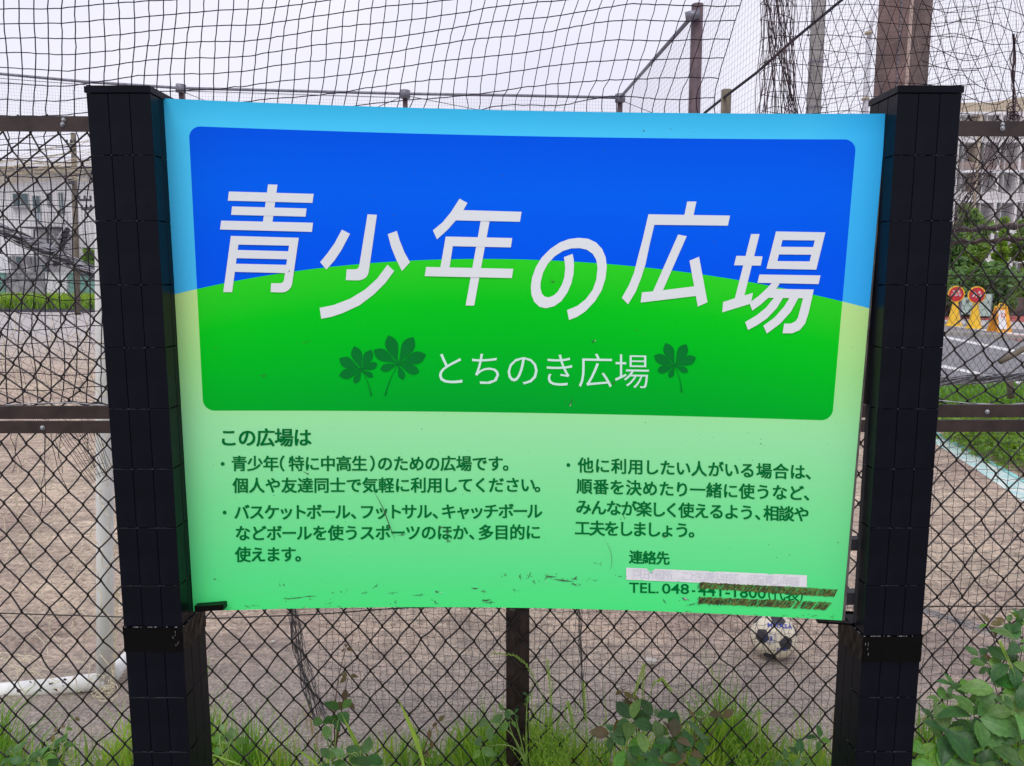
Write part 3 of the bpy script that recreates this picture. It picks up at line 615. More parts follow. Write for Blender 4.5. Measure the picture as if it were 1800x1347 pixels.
# posts ---------------------------------------------------------------
PW = .1175; PD = .112
def make_post(x0, side, ztape, ztopback):
    """x0 = outer-left x of the front face; side=+1 when the inner face is at +x"""
    post = bpy.data.objects.new('post', None); C.objects.link(post); post.parent = sign
    post.location = (x0+PW/2, YP+PD/2-1.5, 0)
    zt = float(P(205, 150, YP)[2])
    g = .004
    TD = PD/3; FD = TD*1.55
    o = MB(); o.box((x0+g, YP+g, ztape), (x0+PW-g, YP+FD, ztopback)); o.box((x0+g, YP+g, -.05), (x0+PW-g, YP+PD-g, ztape)); o.box((x0+g, YP+g, ztopback), (x0+PW-g, YP+PD-g, zt-.014)); child(o.build('core', M['tile_core']), post)
    o = MB(); e = .002                      # cap: slab with chamfered rim
    o.box((x0-e, YP-e, zt-.013), (x0+PW+e, YP+PD+e, zt-.002)); o.box((x0+.001, YP+.001, zt-.002), (x0+PW-.001, YP+PD-.001, zt)); child(o.build('cap', M['tile']), post)
    # one tile mesh per face direction, shared
    TW = PW/3; TD = PD/3; TZ = .1185; gp = .0005
    def tilemesh(wd, ht, axis):
        h = .0035; bv = .0007; q = MB()
        w2, h2 = wd/2-gp, ht/2-gp
        if axis == 'x': fnn = lambda u, w_, d_: (u, d_, w_)
        else: fnn = lambda u, w_, d_: (d_, u, w_)
        vs_ = [fnn(sx_*w2, sz*h2, 0) for sx_, sz in ((-1,-1),(1,-1),(1,1),(-1,1))] + [fnn(sx_*w2, sz*h2, h-bv) for sx_, sz in ((-1,-1),(1,-1),(1,1),(-1,1))] + [fnn(sx_*(w2-bv), sz*(h2-bv), h) for sx_, sz in ((-1,-1),(1,-1),(1,1),(-1,1))]
        fs = [(8, 9, 10, 11)]
        for i in range(4):
            j = (i+1) % 4; fs += [(i, j, 4+j, 4+i), (4+i, 4+j, 8+j, 8+i)]
        q.add(vs_, fs); return q
    meshes = {}
    def place(axis, sign_, u, zc, ht, base):
        key = (axis, sign_, round(ht, 4))
        if key not in meshes:
            q = tilemesh(TW if axis == 'x' else TD, ht, axis)
            me_ = bpy.data.meshes.new('tile'); v = np.concatenate(q.v)
            ax_i = 1 if axis == 'x' else 0
            v[:, ax_i] *= sign_
            me_.from_pydata(v.tolist(), [], q.f); me_.materials.append(M['tile']); me_.validate(); meshes[key] = me_
        t = bpy.data.objects.new('tile', meshes[key]); C.objects.link(t)
        t.location = (u, base, zc) if axis == 'x' else (base, u, zc)
        jit = .004
        t.rotation_euler = (rng.normal(0, jit), rng.normal(0, jit*.4), rng.normal(0, jit))
        # child of post keeping place
        t.parent = post; t.matrix_parent_inverse.translation = -(Vector(post.location)+sign.location)
        return t
    ztop = zt-.0135
    zj = float(P(205, 273, YP)[2]); rows = [(zj, ztop)]
    z = zj
    while z > .02: rows.append((z-TZ, z)); z -= TZ
    for (za, zb) in rows:
        if za < -.06: continue
        ht = zb-za; zc = (za+zb)/2
        for i in range(3):
            place('x', -1, x0+TW*(i+.5), zc, ht, YP+g)
            slot = za > ztape-.07 and zb < ztopback+.06 and ztopback > ztape+.01
            if not slot: place('x', 1, x0+TW*(i+.5), zc, ht, YP+PD-g)
            if i == 0 or not slot:
                place('y', -1, YP+TD*(i+.5), zc, ht, x0+g); place('y', 1, YP+TD*(i+.5), zc, ht, x0+PW-g)
        # pale grout worn along the joint
    # grout smears
    q = MB()
    for (za, zb) in rows[:-1]:
        for i in (1, 2):
            xg = x0+TW*i
            q.box((xg-.0012, YP-.0001, za-.0007), (xg+.0012, YP+.0012, za+.0007))
        for k in range(8):
            xa = x0+.004+rng.uniform(0, PW-.03); q.box((xa, YP+.0006, za-.00022), (xa+rng.uniform(.004, .02), YP+.0011, za+.00022))
            ya = YP+.004+rng.uniform(0, TD*.5)
            xs = x0+PW if side > 0 else x0
            q.box((xs-.0011*side if side > 0 else xs-.0003, ya, za-.0004), (xs+.0003 if side > 0 else xs+.0011, ya+rng.uniform(.006, .024), za+.0004))
    child(q.build('grout', M['grout_dot']), post)['kind'] = 'stuff'
    return post, x0
xl = float(P(150, 153, YP)[0]); xr_ = float(P(1579, 153, YP)[0])
zt_ = float(P(270, 1104, YP)[2])
postL, _ = make_post(xl, 1, zt_, zt_+.0005); postR, _ = make_post(xr_, -1, float(P(1560, 1120, YP)[2]), float(P(1560, 700, YP)[2]))
q = MB(); yy = np.linspace(200.5, 1090.5, 12); a = P(1558+(1480-1558)*(yy-200)/891+.2, yy, 1.5055); b_ = P(1560+(1485-1560)*(yy-200)/891, yy, 1.5075)
c_ = b_+np.array([0, .022, 0]); q.add(np.concatenate([a, b_, c_]), [(k*12+i, (k+1)*12+i, (k+1)*12+i+1, k*12+i+1) for k in range(2) for i in range(11)]); child(q.build('edge_flange', M['edge']), panel)
# wide black tape wound round each post below the board
for (x0, ya, yb, px) in ((xl, 1102, 1146, 270), (xr_, 1118, 1164, 1560)):
    z1, z0_ = float(P(px, ya, YP)[2]), float(P(px, yb, YP)[2]); q = MB(); n = 24
    ring = []
    t_ = .0010; xs0, xs1, y0_, y1_ = x0-t_, x0+PW+t_, YP-t_, YP+PD+t_
    per = []
    for (a, b_) in (((xs0, y0_), (xs1, y0_)), ((xs1, y0_), (xs1, y1_)), ((xs1, y1_), (xs0, y1_)), ((xs0, y1_), (xs0, y0_))):
        for i in range(8): per.append((a[0]+(b_[0]-a[0])*i/8, a[1]+(b_[1]-a[1])*i/8))
    nP = len(per); lv_ = 5; vv = []
    for k in range(lv_):
        for i, (x, y) in enumerate(per):
            zz = z0_+(z1-z0_)*k/(lv_-1) + rng.normal(0, .0006) + (.0015*math.sin(i*.9) if k in (0, lv_-1) else 0)
            vv.append((x+rng.normal(0, .0003), y+rng.normal(0, .0003), zz))
    q.add(vv, [(k*nP+i, k*nP+(i+1) % nP, (k+1)*nP+(i+1) % nP, (k+1)*nP+i) for k in range(lv_-1) for i in range(nP)])
    o = q.build('black_tape', M['tape']); child(o, sign)
    q = MB()
    for i in range(12):     # frayed pale edge of the tape
        xa = x0+rng.uniform(0, PW-.02); q.box((xa, YP-.0021, z1-.0003), (xa+rng.uniform(.004, .02), YP-.0011, z1+.0005))
    s_in = x0+PW if x0 < 0 else x0
    for i in range(14):
        ya_ = YP+rng.uniform(0, PD-.02); xa, xb = (s_in+.0010, s_in+.0021) if x0 < 0 else (s_in-.0021, s_in-.0010)
        q.box((xa, ya_, z1-.0004), (xb, ya_+rng.uniform(.004, .02), z1+.0005))
    for i in range(6):
        zz = z0_+rng.uniform(.004, .04); xa = (x0+PW-.012 if x0 < 0 else x0+.01)+rng.normal(0, .004)
        q.box((xa, YP-.0023, zz), (xa+.0004, YP-.0012, zz+rng.uniform(.002, .006)))
    child(q.build('worn_tape_edge', M['tapewear']), sign)
# steel lugs that hold the panel to the posts
for (px0, px1, py, side) in ((1484, 1525, 955, 1), (1480, 1520, 1048, 1)):
    a, b_ = P(px0, py, 1.548), P(px1, py, 1.548); q = MB(); q.obox((a+b_)/2, (b_-a)/2, (0, .012, 0), (0, 0, .012)); child(q.build('bracket', M['darksteel']), sign)

# ------------------------------------------------------------------ FENCE
fence = thing('chain_link_fence', 'dark brown chain link fence with flat steel rails right behind the big board', 'fence', (0, 2.05, 0))
FY = lambda X: 2.05+.018*X
def FP(px, py, dy=0.):
    """photo pixel -> point in the fence plane"""
    px = np.asarray(px, float); py = np.asarray(py, float); Y = np.full(np.broadcast(px, py).shape, 2.05)
    for _ in range(4):
        q = P(px, py, Y); Y = FY(q[..., 0])+dy
    return P(px, py, Y)
def rail(name, yl0, yl1, yr0, yr1, dy, depth, lip=0):
    """rail between pixel edges at the left and right ends of the picture, carried on beyond the frame"""
    a0, a1 = FP(75, yl0, dy), FP(75, yl1, dy); b0, b1 = FP(1735, yr0, dy), FP(1735, yr1, dy)
    d_ = (b0-a0); A0 = a0-d_*.45; B0 = b0+d_*.45; h = a0[2]-a1[2]; c = (A0+B0)/2; c[2] -= h/2; c[1] += depth/2
    q = MB(); q.obox(c, (B0-A0)/2, (0, depth/2, 0), (0, 0, h/2))
    if lip:   # top flange of the angle iron, a narrow step behind
        c2 = c.copy(); c2[2] += h/2-.003; c2[1] += depth/2+lip/2; q.obox(c2, (B0-A0)/2, (0, lip/2-.0005, 0), (0, 0, .003))
    return child(q.build(name, M['rail']), fence)
rail('top_rail', 204, 231, 213, 239, -.020, .006, .04)
rail('mid_rail', 714.5, 737, 712, 735, -.020, .012)
rail('mid_rail', 741, 762, 739, 766, -.026, .012)
def bolt(px, py, dy, r=.0065):
    c = FP(px, py, dy); q = MB(); th = np.arange(10)*2*math.pi/10; n_b = 10
    ring = lambda rr, y: np.stack([c[0]+rr*np.cos(th), np.full(10, c[1]+y), c[2]+rr*np.sin(th)], -1)
    v = np.concatenate([ring(r*1.25, 0), ring(r*1.25, -.0015), ring(r, -.0016), ring(r*.9, -.004), ring(r*.5, -.0055)])
    f = [(k*10+i, k*10+(i+1) % 10, (k+1)*10+(i+1) % 10, (k+1)*10+i) for k in range(4) for i in range(10)]+[tuple(40+i for i in range(10))[::-1]]
    q.add(v, f); return child(q.build('bolt', M['bolt'], smooth=False), fence)
for (px, py, dy) in ((110, 219, -.020), (75, 752, -.026), (1762, 226, -.020), (1735, 724, -.020), (112, 211, -.020), (1762, 219, -.020)): bolt(px, py, dy, .0045 if py in (211, 219) and px > 100 else .0052)
# centre post: an H-section behind the mesh, and its neighbours outside the frame
def fpost(px):
    X = float(FP(px, 1200)[0]); Y = FY(X)+.012; q = MB(); zt = float(FP(900, 205)[2])-.01
    w2 = .033
    q.box((X-w2, Y, 0), (X-w2+.026, Y+.006, zt)); q.box((X+w2-.026, Y, 0), (X+w2, Y+.006, zt)); q.box((X-.0075, Y+.006, 0), (X+.0075, Y+.012, zt))
    q.box((X-w2+.020, Y+.0062, 0), (X-w2+.026, Y+.03, zt)); q.box((X+w2-.026, Y+.0062, 0), (X+w2-.020, Y+.03, zt))
    q.box((X-w2, Y+.0301, 0), (X+w2, Y+.036, zt))
    q.box((X-w2, Y-.004, 0), (X-w2+.005, Y-.0003, zt)); q.box((X+w2-.005, Y-.004, 0), (X+w2, Y-.0003, zt))
    return child(q.build('fence_post', M['rail']), fence)
fpost(910); fpost(-560); fpost(2380)
# chain-link wires: every wire zigzags and hooks round its neighbours at the nodes
def chain(ys, x0, x1, wpx, skew, name='wire_mesh', r=.00235, seed=3):
    """ys: pixel heights of node rows; skew(x,y): sideways px shift"""
    R = np.random.default_rng(seed); q = MB(); n = int((x1-x0)/wpx)+1; J = len(ys)
    jx = R.normal(0, 1.6, (n*2+6, J)); jy = R.normal(0, 1.5, (n*2+6, J))
    def node(c, j):     # c in half-columns
        x = x0+c*wpx/2; y = ys[j]
        return x+skew(x, y)+jx[c % jx.shape[0], j], y+jy[c % jx.shape[0], j]
    for c in range(2*n):
        pts = []
        for j in range(J):
            cc, hook = (c, -1) if (c+j) % 2 == 0 else (c+1, 1)
            x, y = node(cc, j); pts.append((x+hook*1.2, y, j, hook))
        px, py, dd = [], [], []
        for k, (x, y, j, hook) in enumerate(pts):
            px += [x-hook*1.7, x, x-hook*1.7]; py += [y-2.2, y, y+2.2]; dd += [-.0021, 0, .0021]
            if k < len(pts)-1:
                xn, yn = pts[k+1][0]+0, pts[k+1][1]
                bow = R.normal(0, .7)
                for t in (.33, .66): px.append(x+(xn-x)*t+bow); py.append(y+(yn-y)*t); dd.append(.0021-.0042*t)
        P3 = FP(np.array(px), np.array(py), 0.0); P3[:, 1] += np.array(dd)
        q.tube(P3, r, 5)
    o = child(q.build(name, M['wire'], smooth=True), fence); o['kind'] = 'stuff'; return o
# lower sheet (below mid rail) and upper sheet
ys_low = [748+0*i for i in range(0)]; y = 752.
ystep = 27.2
while y < 1500: ys_low.append(y); y += ystep; ystep -= .07
skl = lambda x, y: -(x-900)*(y-1050)*.000075 + 5*math.sin(x*.006+y*.004)
chain(ys_low, -420, 2250, 46.3, skl, seed=4)
ys_up = [206., 232, 263, 290, 317, 347, 376.5, 406, 437, 467, 498, 528.5, 559, 588, 615, 640, 664, 686, 704, 716]
def sku(x, y):
    L = 1/(1+math.exp((x-500)/120)); Rr = 1-L
    l_ = np.interp(y, [206, 376, 498, 560, 716], [22, -14, -18, -12, 44]); r_ = np.interp(y, [206, 450, 560, 716], [-4, 0, 4, -32])
    return L*l_+Rr*r_-(x-900)*(y-460)*.00006
chain(ys_up, -420, 2250, 49.2, sku, seed=5)
def polyw(ptspx, r, name, m_, dy=-.004, n=5, par=fence):
    a = np.array(ptspx, float); xs = np.interp(np.linspace(0, 1, 60), np.linspace(0, 1, len(a)), a[:, 0]); yy = np.interp(np.linspace(0, 1, 60), np.linspace(0, 1, len(a)), a[:, 1])
    q = MB(); q.tube(FP(xs, yy, dy), r, n); return child(q.build(name, m_, smooth=True), par)
polyw([(-500, 488), (0, 492), (180, 494), (900, 492), (1660, 484), (1800, 487), (2300, 492)], .0018, 'tension_wire', M['wire'])
polyw([(-500, 1074), (0, 1078), (220, 1085), (380, 1087), (560, 1080), (700, 1069), (900, 1062), (1400, 1060), (1620, 1066), (1800, 1066), (2300, 1064)], .0018, 'tension_wire', M['wire'])
polyw([(-300, 700), (0, 713), (60, 709), (130, 708), (190, 714), (350, 720)], .0018, 'tension_wire', M['netgrey'], -.002)
polyw([(1500, 690), (1640, 703), (1700, 709), (1770, 712), (1800, 709), (2000, 712)], .0018, 'tension_wire', M['netgrey'], -.002)
q = MB(); c = FP(912, 1315, -.01)
polyw([(-700, 1400), (900, 1400), (2600, 1400)], .0022, 'tension_wire', M['wire'])

# ------------------------------------------------------------------ NETS
def net_rows(q, fx, fy, I, J, Y, r, sub=2, n=3, jit=1.2, keep=1.0, R=rng, dyn=None):
    """grid of cords; fx,fy(i,j) give pixels; Y depth; every cord is a tube"""
    II, JJ = np.meshgrid(np.arange(I*sub+1)/sub, np.arange(J*sub+1)/sub, indexing='ij')
    X = fx(II, JJ); Yp = fy(II, JJ)
    X = X+R.normal(0, jit*.45, X.shape); Yp = Yp+R.normal(0, jit*.45, X.shape)
    D = (Y+np.zeros_like(X) if dyn is None else Y+dyn(II, JJ))
    P3 = P(X, Yp, D)
    for i in range(0, I*sub+1, sub):
        if R.random() < keep: q.tube(P3[i], r, n, cap=False)
    for j in range(0, J*sub+1, sub):
        if R.random() < keep: q.tube(P3[:, j], r, n, cap=False)
# main ball net: square mesh hung behind the fence, rows climbing to the right
def lean(x): return np.interp(x, [0, 250, 500, 900, 1200, 1400], [-.02, .03, .11, .20, .35, .36])
def grow(x): return np.interp(x, [-400, 0, 110, 118, 250, 450, 900, 1150, 1400, 2200], [-6, 0, 2, 2, -13, -24, -82, -112, -112, -108])
def mx_(i, j):
    x0 = -420+25.2*i; y0 = 14+26.8*(j-14)
    return x0 - lean(x0)*np.clip(y0, -400, 260) + 2.2*np.sin(i*.8+j*.35)+1.6*np.sin(j*.9+i*.23) + np.where(y0 > 240, 6*np.sin(j*.55+i*.9), 0)
def my_(i, j):
    x0 = -420+25.2*i; y0 = 14+26.8*(j-14)
    return y0+grow(x0)*np.clip(1-(y0-150)/400, .15, 1) + 1.8*np.sin(i*.55+j*.8) + np.where(y0 > 240, 4*np.sin(j*1.3+i*.7), 0)
q = MB(); net_rows(q, mx_, my_, 70, 40, 2.20, .0015, sub=2, n=4, jit=1.0, dyn=lambda i, j: .03*np.sin(i*.2)+.02*np.sin(j*.3))
tag(q.build('ball_net', M['net'], smooth=True), 'black square mesh ball net rising above the fence, hanging slack behind the board', 'net')
# gathered net edge: bunch of cords near the concrete pole
q = MB()
for k in range(38):
    xt = 1339+rng.uniform(0, 60)*(1 if k % 2 else .6); xb = 1326+rng.uniform(0, 90); yy = np.linspace(-380, 420, 60)
    xx = xt+(xb-xt)*np.clip((yy+20)/240, -.4, 1.2)+wob(60, 3.2, 4)
    q.tube(P(xx, yy, 2.17+wob(60, .01, 10)), .0010+.0004*rng.random(), 3, cap=False)
for k in range(10):
    yy0 = -60+k*34+rng.normal(0, 8); t = np.linspace(0, math.pi, 12)
    q.tube(P(1366-30*np.cos(t), yy0-16*np.sin(t)+wob(12, 1.5), 2.16), .0012, 3, cap=False)
tag(q.build('gathered_net', M['netbrown'], smooth=True), 'brown bunched up edge of the ball net hanging beside the grey concrete pole', 'net')
# slanting folds of net right of the bunch
q = MB()
for k in range(30):     # falling to the right
    x0 = 1352+k*9*(1+.055*k); yy = np.linspace(-300, 330, 46); sl = .08+.30*min(1, k/10)
    q.tube(P(x0+sl*yy+wob(46, 1.5, 5)+3*np.sin(yy*.04+k*.4), yy, 2.24+.02*np.sin(k)), .0010, 3, cap=False)
for k in range(26):     # falling to the left
    x0 = 1385+k*11*(1+.04*k); yy = np.linspace(-300, 330, 46); sl = -.10-.22*min(1, k/9)
    q.tube(P(x0+sl*yy+wob(46, 1.5, 5)+3*np.sin(yy*.04+k*.3), yy, 2.27+.02*np.cos(k)), .0010, 3, cap=False)
for k in range(30):     # wavy rows across the right end
    y0 = -300+k*26; xx = np.linspace(1620, 2100, 40); q.tube(P(xx, y0+8*np.sin(xx*.045+k*1.7)+wob(40, 4, 3)+(xx-1620)*.06, 2.25), .0011, 3, cap=False)
for k in range(-6, 13):
    y0 = -92+26.8*k+14; xx = np.linspace(1338, 1720, 40); q.tube(P(xx, y0+6+(xx-1338)*.018+3*np.sin(xx*.03+k)+wob(40, 1.4, 4), 2.21), .0011, 3, cap=False)
tag(q.build('folded_net', M['net'], smooth=True), 'dark folded ball net crossing in diamonds above the right hand post', 'net')
q = MB()
for k in range(16):     # pale slanting cords
    y0 = 40+k*22; xx = np.linspace(1440, 1760, 30); q.tube(P(xx, y0-(xx-1440)*.30-12*np.sin((xx-1440)*.008)+wob(30, 1.8, 4)+40, 2.30), .0009, 3, cap=False)
for k in range(14):
    yy = np.linspace(-200, 420, 40); q.tube(P(1560+k*19+.24*yy+wob(40, 4, 5), yy, 2.31), .0008, 3, cap=False)
tag(q.build('pale_net', mat('pale_brown_cord', (.30, .25, .23), .85, .3, 30), smooth=True), 'pale brown net cords slanting across the two rusty posts', 'net')
q = MB()
for px in np.arange(1384, 1900, 5.0):
    a = P(px, 60, 5.4); q.tube([(a[0], 5.4, 1.9), (a[0], 5.4, 5.2)], .0008, 3, cap=False)
for k in range(120):
    a, b_ = P(1384, 420, 5.4), P(1900, 420, 5.4); z = 1.9+k*.0275; q.tube([(a[0], 5.4, z), (b_[0], 5.4, z+.25)], .0007, 3, cap=False)
tag(q.build('fine_net', M['netfar']), 'very fine grey net stretched in front of the two rusty columns', 'net')
# tangled rope and knot on top of the right rail
q = MB()
for k in range(9):
    t = np.linspace(0, 2*math.pi, 20); cx, cy = 1782+rng.normal(0, 5), 196+rng.normal(0, 9); a_, b_ = rng.uniform(4, 12), rng.uniform(5, 12)
    q.tube(P(cx+a_*np.cos(t), cy+b_*np.sin(t), 2.1+.01*np.sin(t+k)), .0014, 4, cap=False)
for k in range(6):
    yy = np.linspace(60, 200, 20); q.tube(P(1783+wob(20, 2.5, 4)+k-3, yy, 2.1), .0014, 4, cap=False)
tag(q.build('rope_knot', M['netbrown'], smooth=True), 'tangled brown rope knot hanging on the fence rail at the right edge', 'rope')
# loose cords dropping behind the right upper fence
q = MB()
for k in range(22):
    t = np.linspace(0, 1, 30); x0, y0 = 1775+rng.uniform(-30, 25), 232; x1, y1 = 1640+rng.uniform(-10, 35), 430+rng.uniform(-60, 30)
    q.tube(P(x0+(x1-x0)*t**(.8+.4*rng.random())+wob(30, 3, 4), y0+(y1-y0)*t+wob(30, 2, 4), 2.32), .0010, 3, cap=False)
tag(q.build('slack_net', M['netbrown'], smooth=True), 'slack brown net cords trailing down behind the right end of the fence', 'net')
# beige twine behind the left upper fence
q = MB()
for k in range(26):
    xx = np.linspace(-120, 200, 26); y0 = 300+rng.normal(0, 10)
    rise = rng.uniform(-.5, .05); q.tube(P(xx, y0+rise*(xx-20)*.6+wob(26, 5, 4), 2.6+rng.normal(0, .05)), .0010, 3, cap=False)
tag(q.build('frayed_twine', M['beige'], smooth=True), 'frayed beige twine stretched behind the fence in front of the white house', 'twine')
# finer net below the board
def bx(i, j):
    x0 = 556+12.3*i; y0 = 1030+13.0*j
    return x0-(x0-900)*(y0-1050)*.00012+3.0*np.sin(j*.33+i*.21)+1.5*np.sin(i*1.1)
def by(i, j):
    x0 = 556+12.3*i; y0 = 1030+13.0*j
    return y0+3.5*np.sin(i*.17+j*.4)+ np.interp(x0, [556, 650, 900, 1500], [-14, 0, 6, 12])*.5+2*np.sin(j*.9)
q = MB(); net_rows(q, bx, by, 78, 17, 2.62, .00085, sub=2, n=3, jit=2.4, dyn=lambda i, j: .05*np.sin(i*.11))
tag(q.build('goal_net', M['netdark'], smooth=True), 'fine dark grey square net hanging below the board in front of the dirt field', 'net')
def rx(i, j):
    x0 = 1590+17.6*i; y0 = 742+15.5*j
    return x0-(x0-900)*(y0-900)*.00009+3*np.sin(j*.3+i*.5)
def ry(i, j):
    x0 = 1590+17.6*i; y0 = 742+15.5*j
    return y0-(x0-1600)*.05+3*np.sin(i*.45+j*.3)
q = MB(); net_rows(q, rx, ry, 26, 48, 2.55, .00095, sub=2, n=3, jit=2.2)
tag(q.build('goal_net', M['netdark'], smooth=True), 'grey square net hanging behind the fence right of the right hand post', 'net')
def lx(i, j):
    x0 = -160+22*i; y0 = 440+19*j; return x0+(y0-560)*.28+2*np.sin(j*.7+i)
def ly(i, j):
    x0 = -160+22*i; y0 = 440+19*j; return y0+x0*.42+2*np.sin(i*.7)
q = MB(); net_rows(q, lx, ly, 16, 15, 2.9, .0009, sub=2, n=3, jit=1.6)
for k in range(18):
    x0 = -120+k*19; t = np.linspace(0, 1, 14); q.tube(P(x0+t*150, 700-t*240+wob(14, 3), 2.92), .0006, 3, cap=False)
tag(q.build('goal_net', M['netdark'], smooth=True), 'slanting grey goal net below the rolled net left of the left post', 'net')
# torn black strands below left rail
q = MB()
for (x0, L, dx) in ((78, 150, -8), (80, 125, -2), (98, 70, 8), (108, 45, -4), (150, 60, 10), (20, 60, 12), (30, 70, -6), (90, 100, 22)):
    yy = np.linspace(745, 762+L, 16); q.tube(P(x0+dx*((yy-745)/L)**2+wob(16, 2.2, 3), yy, 2.3), .0009, 4)
for k in range(13):
    t = np.linspace(0, 1, 14); q.tube(P(96+k*6.5+t*(64-k*3.4)+wob(14, 1), 758+t*(92-k*2)+wob(14, 1), 2.32), .0009, 3)
    if k % 2 == 0: q.tube(P(118+k*5+t*26, 775+k*6+wob(14, 1)-t*10, 2.32), .0008, 3)
tag(q.build('torn_net', M['net'], smooth=True), 'torn black net strands dangling under the left rail', 'net')
# rolled nets
def roll(p0, p1, Y, wpx, n, m_, name, label, r=.0012, mid=0.0, amp=None):
    q = MB(); t = np.linspace(0, 1, 44); d_ = np.array([p1[0]-p0[0], p1[1]-p0[1]], float); L = np.linalg.norm(d_); nn = np.array([-d_[1], d_[0]])/L
    for k in range(n):
        o_ = rng.uniform(-1, 1); ph = rng.uniform(0, 6); fr = rng.uniform(10, 26)
        off = wpx*(.75*o_+.30*np.sin(t*fr+ph)) + mid*np.sin(math.pi*t)
        x = p0[0]+d_[0]*t+nn[0]*off; y = p0[1]+d_[1]*t+nn[1]*off
        q.tube(P(x, y, Y+.03*math.sqrt(max(0, 1-o_*o_))*np.cos(t*fr+ph)), r, 3, cap=False, mi=k % 2)
    return tag(q.build(name, [m_, M['netdark']], smooth=True), label, 'net')
roll((-90, 362), (215, 503), 3.2, 12, 70, M['netpale'], 'rolled_net', 'thick grey roll of netting slanting down behind the left part of the fence', .0017)
roll((548, 1050), (548, 1210), 2.7, 10, 30, M['netdark'], 'bunched_net', 'bunched dark net edge running down under the board left of the centre post', .0010, mid=22)
q = MB()
for k in range(34):
    t = np.linspace(0, 1, 40); o_ = rng.uniform(-1, 1)
    cx = np.interp(t, [0, .3, .6, .85, 1], [510, 522, 545, 570, 600]); cy = 1040+t*290
    wv = np.interp(t, [0, .4, .8, 1], [6, 11, 15, 30]); q.tube(P(cx+o_*wv+3*np.sin(t*rng.uniform(14, 30)+k), cy, 2.66+.02*np.sin(k)), .0009, 3, cap=False)
tag(q.build('bunched_net', M['netdark'], smooth=True), 'bunched dark net edge curving down to the ground between left and centre posts', 'net')
for o in list(C.objects):
    if o.name == 'bunched_net': bpy.data.objects.remove(o); break
q = MB()
for k in range(10):
    t = np.linspace(0, 1, 30); q.tube(P(1018+rng.uniform(-4, 4)+t*12+wob(30, 1.8, 3), 1050+t*240, 2.63), .0008, 3, cap=False)
tag(q.build('bunched_net', M['netdark'], smooth=True), 'thin bunch of net cords hanging just right of the centre fence post', 'net')
q = MB()
for k in range(26):
    t = np.linspace(0, 1, 30); q.tube(P(1600+t*200+wob(30, 1.5), 1065+rng.uniform(-3, 3)+t*(60+rng.uniform(-12, 14))+4*np.sin(t*16+k), 2.9), .0008, 3, cap=False)
tag(q.build('goal_net', M['netgrey'], smooth=True), 'grey fold of net slanting down behind the leaves right of the right post', 'net')
roll((1560, 676), (1900, 655), 6.5, 9, 46, M['netgrey'], 'rolled_net', 'grey roll of netting lying above the weeds beside the road', .0030)

# ------------------------------------------------------------------ GOAL and beige goal net
goal = thing('football_goal', 'white tubular football goal with chipped base bar behind the left post', 'goal', tuple(G(185, 1215)))
def tubeobj(name, pts, r, m_, par, n=14):
    q = MB(); q.tube(np.array(pts), r, n); o = q.build(name, m_, smooth=True); child(o, par); return o
yb = float(G(185, 1222)[1])+.03
zb = .045; base = P(185, 1190, yb); top = P(184, 560, yb+.02)
tubeobj('upright', [P(185, 1197, yb), P(185, 1000, yb), P(184, 700, yb), P(183, 300, yb), P(183, 262, yb)], .031, M['white_tube'], goal)
tubeobj('base_bar', [P(-420, 1262, yb), P(0, 1216, yb), P(100, 1207, yb), P(190, 1196, yb)], .033, M['white_tube'], goal)
tubeobj('crossbar', [P(183, 264, yb), P(700, 262, yb+.02), P(1300, 262, yb+.04)], .031, M['white_tube'], goal)
tubeobj('back_bar', [P(196, 1192, yb+.02), P(215, 1165, yb+.12), P(240, 1140, yb+.25), P(262, 1118, yb+.4)], .026, M['white_tube'], goal)
q = MB()
for k in range(11):
    x, y = rng.uniform(0, 190), rng.uniform(1192, 1222); c = P(x, y-(x-100)*-.06*0, yb-.0335); s_ = rng.uniform(.002, .008)
    a_ = rng.uniform(0, 3, 6); th = np.sort(rng.uniform(0, 2*math.pi, 7)); v = [(c[0]+s_*1.6*math.cos(a)*rng.uniform(.6, 1.2), c[1]-.0, c[2]+s_*math.sin(a)) for a in th]
    q.add(v, [tuple(range(7))])
child(q.build('rust_chip', M['chip']), goal)
q = MB()      # hexagon-like beige cords
R2 = np.random.default_rng(5); hx_, hy_ = 33., 44.
def hn(i, j): return np.array([-70+hx_*i+(hx_/2 if j % 2 else 0), 560+hy_*j])
jit_ = {}
def hj(i, j):
    if (i, j) not in jit_: jit_[(i, j)] = hn(i, j)+R2.normal(0, 5, 2)
    return jit_[(i, j)]
for j in range(15):
    for i in range(9):
        a_ = hj(i, j); lo = a_+(R2.normal(0, 2), 24+R2.normal(0, 2))
        if a_[0] > 205 or R2.random() < .12: continue
        def cord(p, q_):
            t = np.linspace(0, 1, 6); s_ = R2.normal(0, 2); x = p[0]+(q_[0]-p[0])*t+s_*np.sin(math.pi*t); y = p[1]+(q_[1]-p[1])*t+abs(s_)*np.sin(math.pi*t)
            if x.max() < 206: q.tube(P(x, y, 2.75), .0017, 4)
        if R2.random() < .85: cord(a_, lo)
        for di in ((0, 1) if j % 2 else (-1, 0)):
            if R2.random() < .82: cord(lo, hj(i+di, j+1))
for k in range(14):     # slack loops at the foot of the goal
    t = np.linspace(0, 1, 16); x0 = rng.uniform(-30, 40); y0 = rng.uniform(1150, 1195)
    q.tube(P(x0+t*rng.uniform(40, 90)+wob(16, 2), y0-10*np.sin(t*rng.uniform(2, 5))+wob(16, 2), 2.78), .0013, 4)
for k in range(16):
    t = np.linspace(0, 2*math.pi*rng.uniform(.5, 1), 16); q.tube(P(188+rng.uniform(-16, 20)+rng.uniform(5, 14)*np.cos(t+k), 1212+rng.uniform(-20, 16)+rng.uniform(4, 10)*np.sin(t+k), 2.70), .0015, 4)
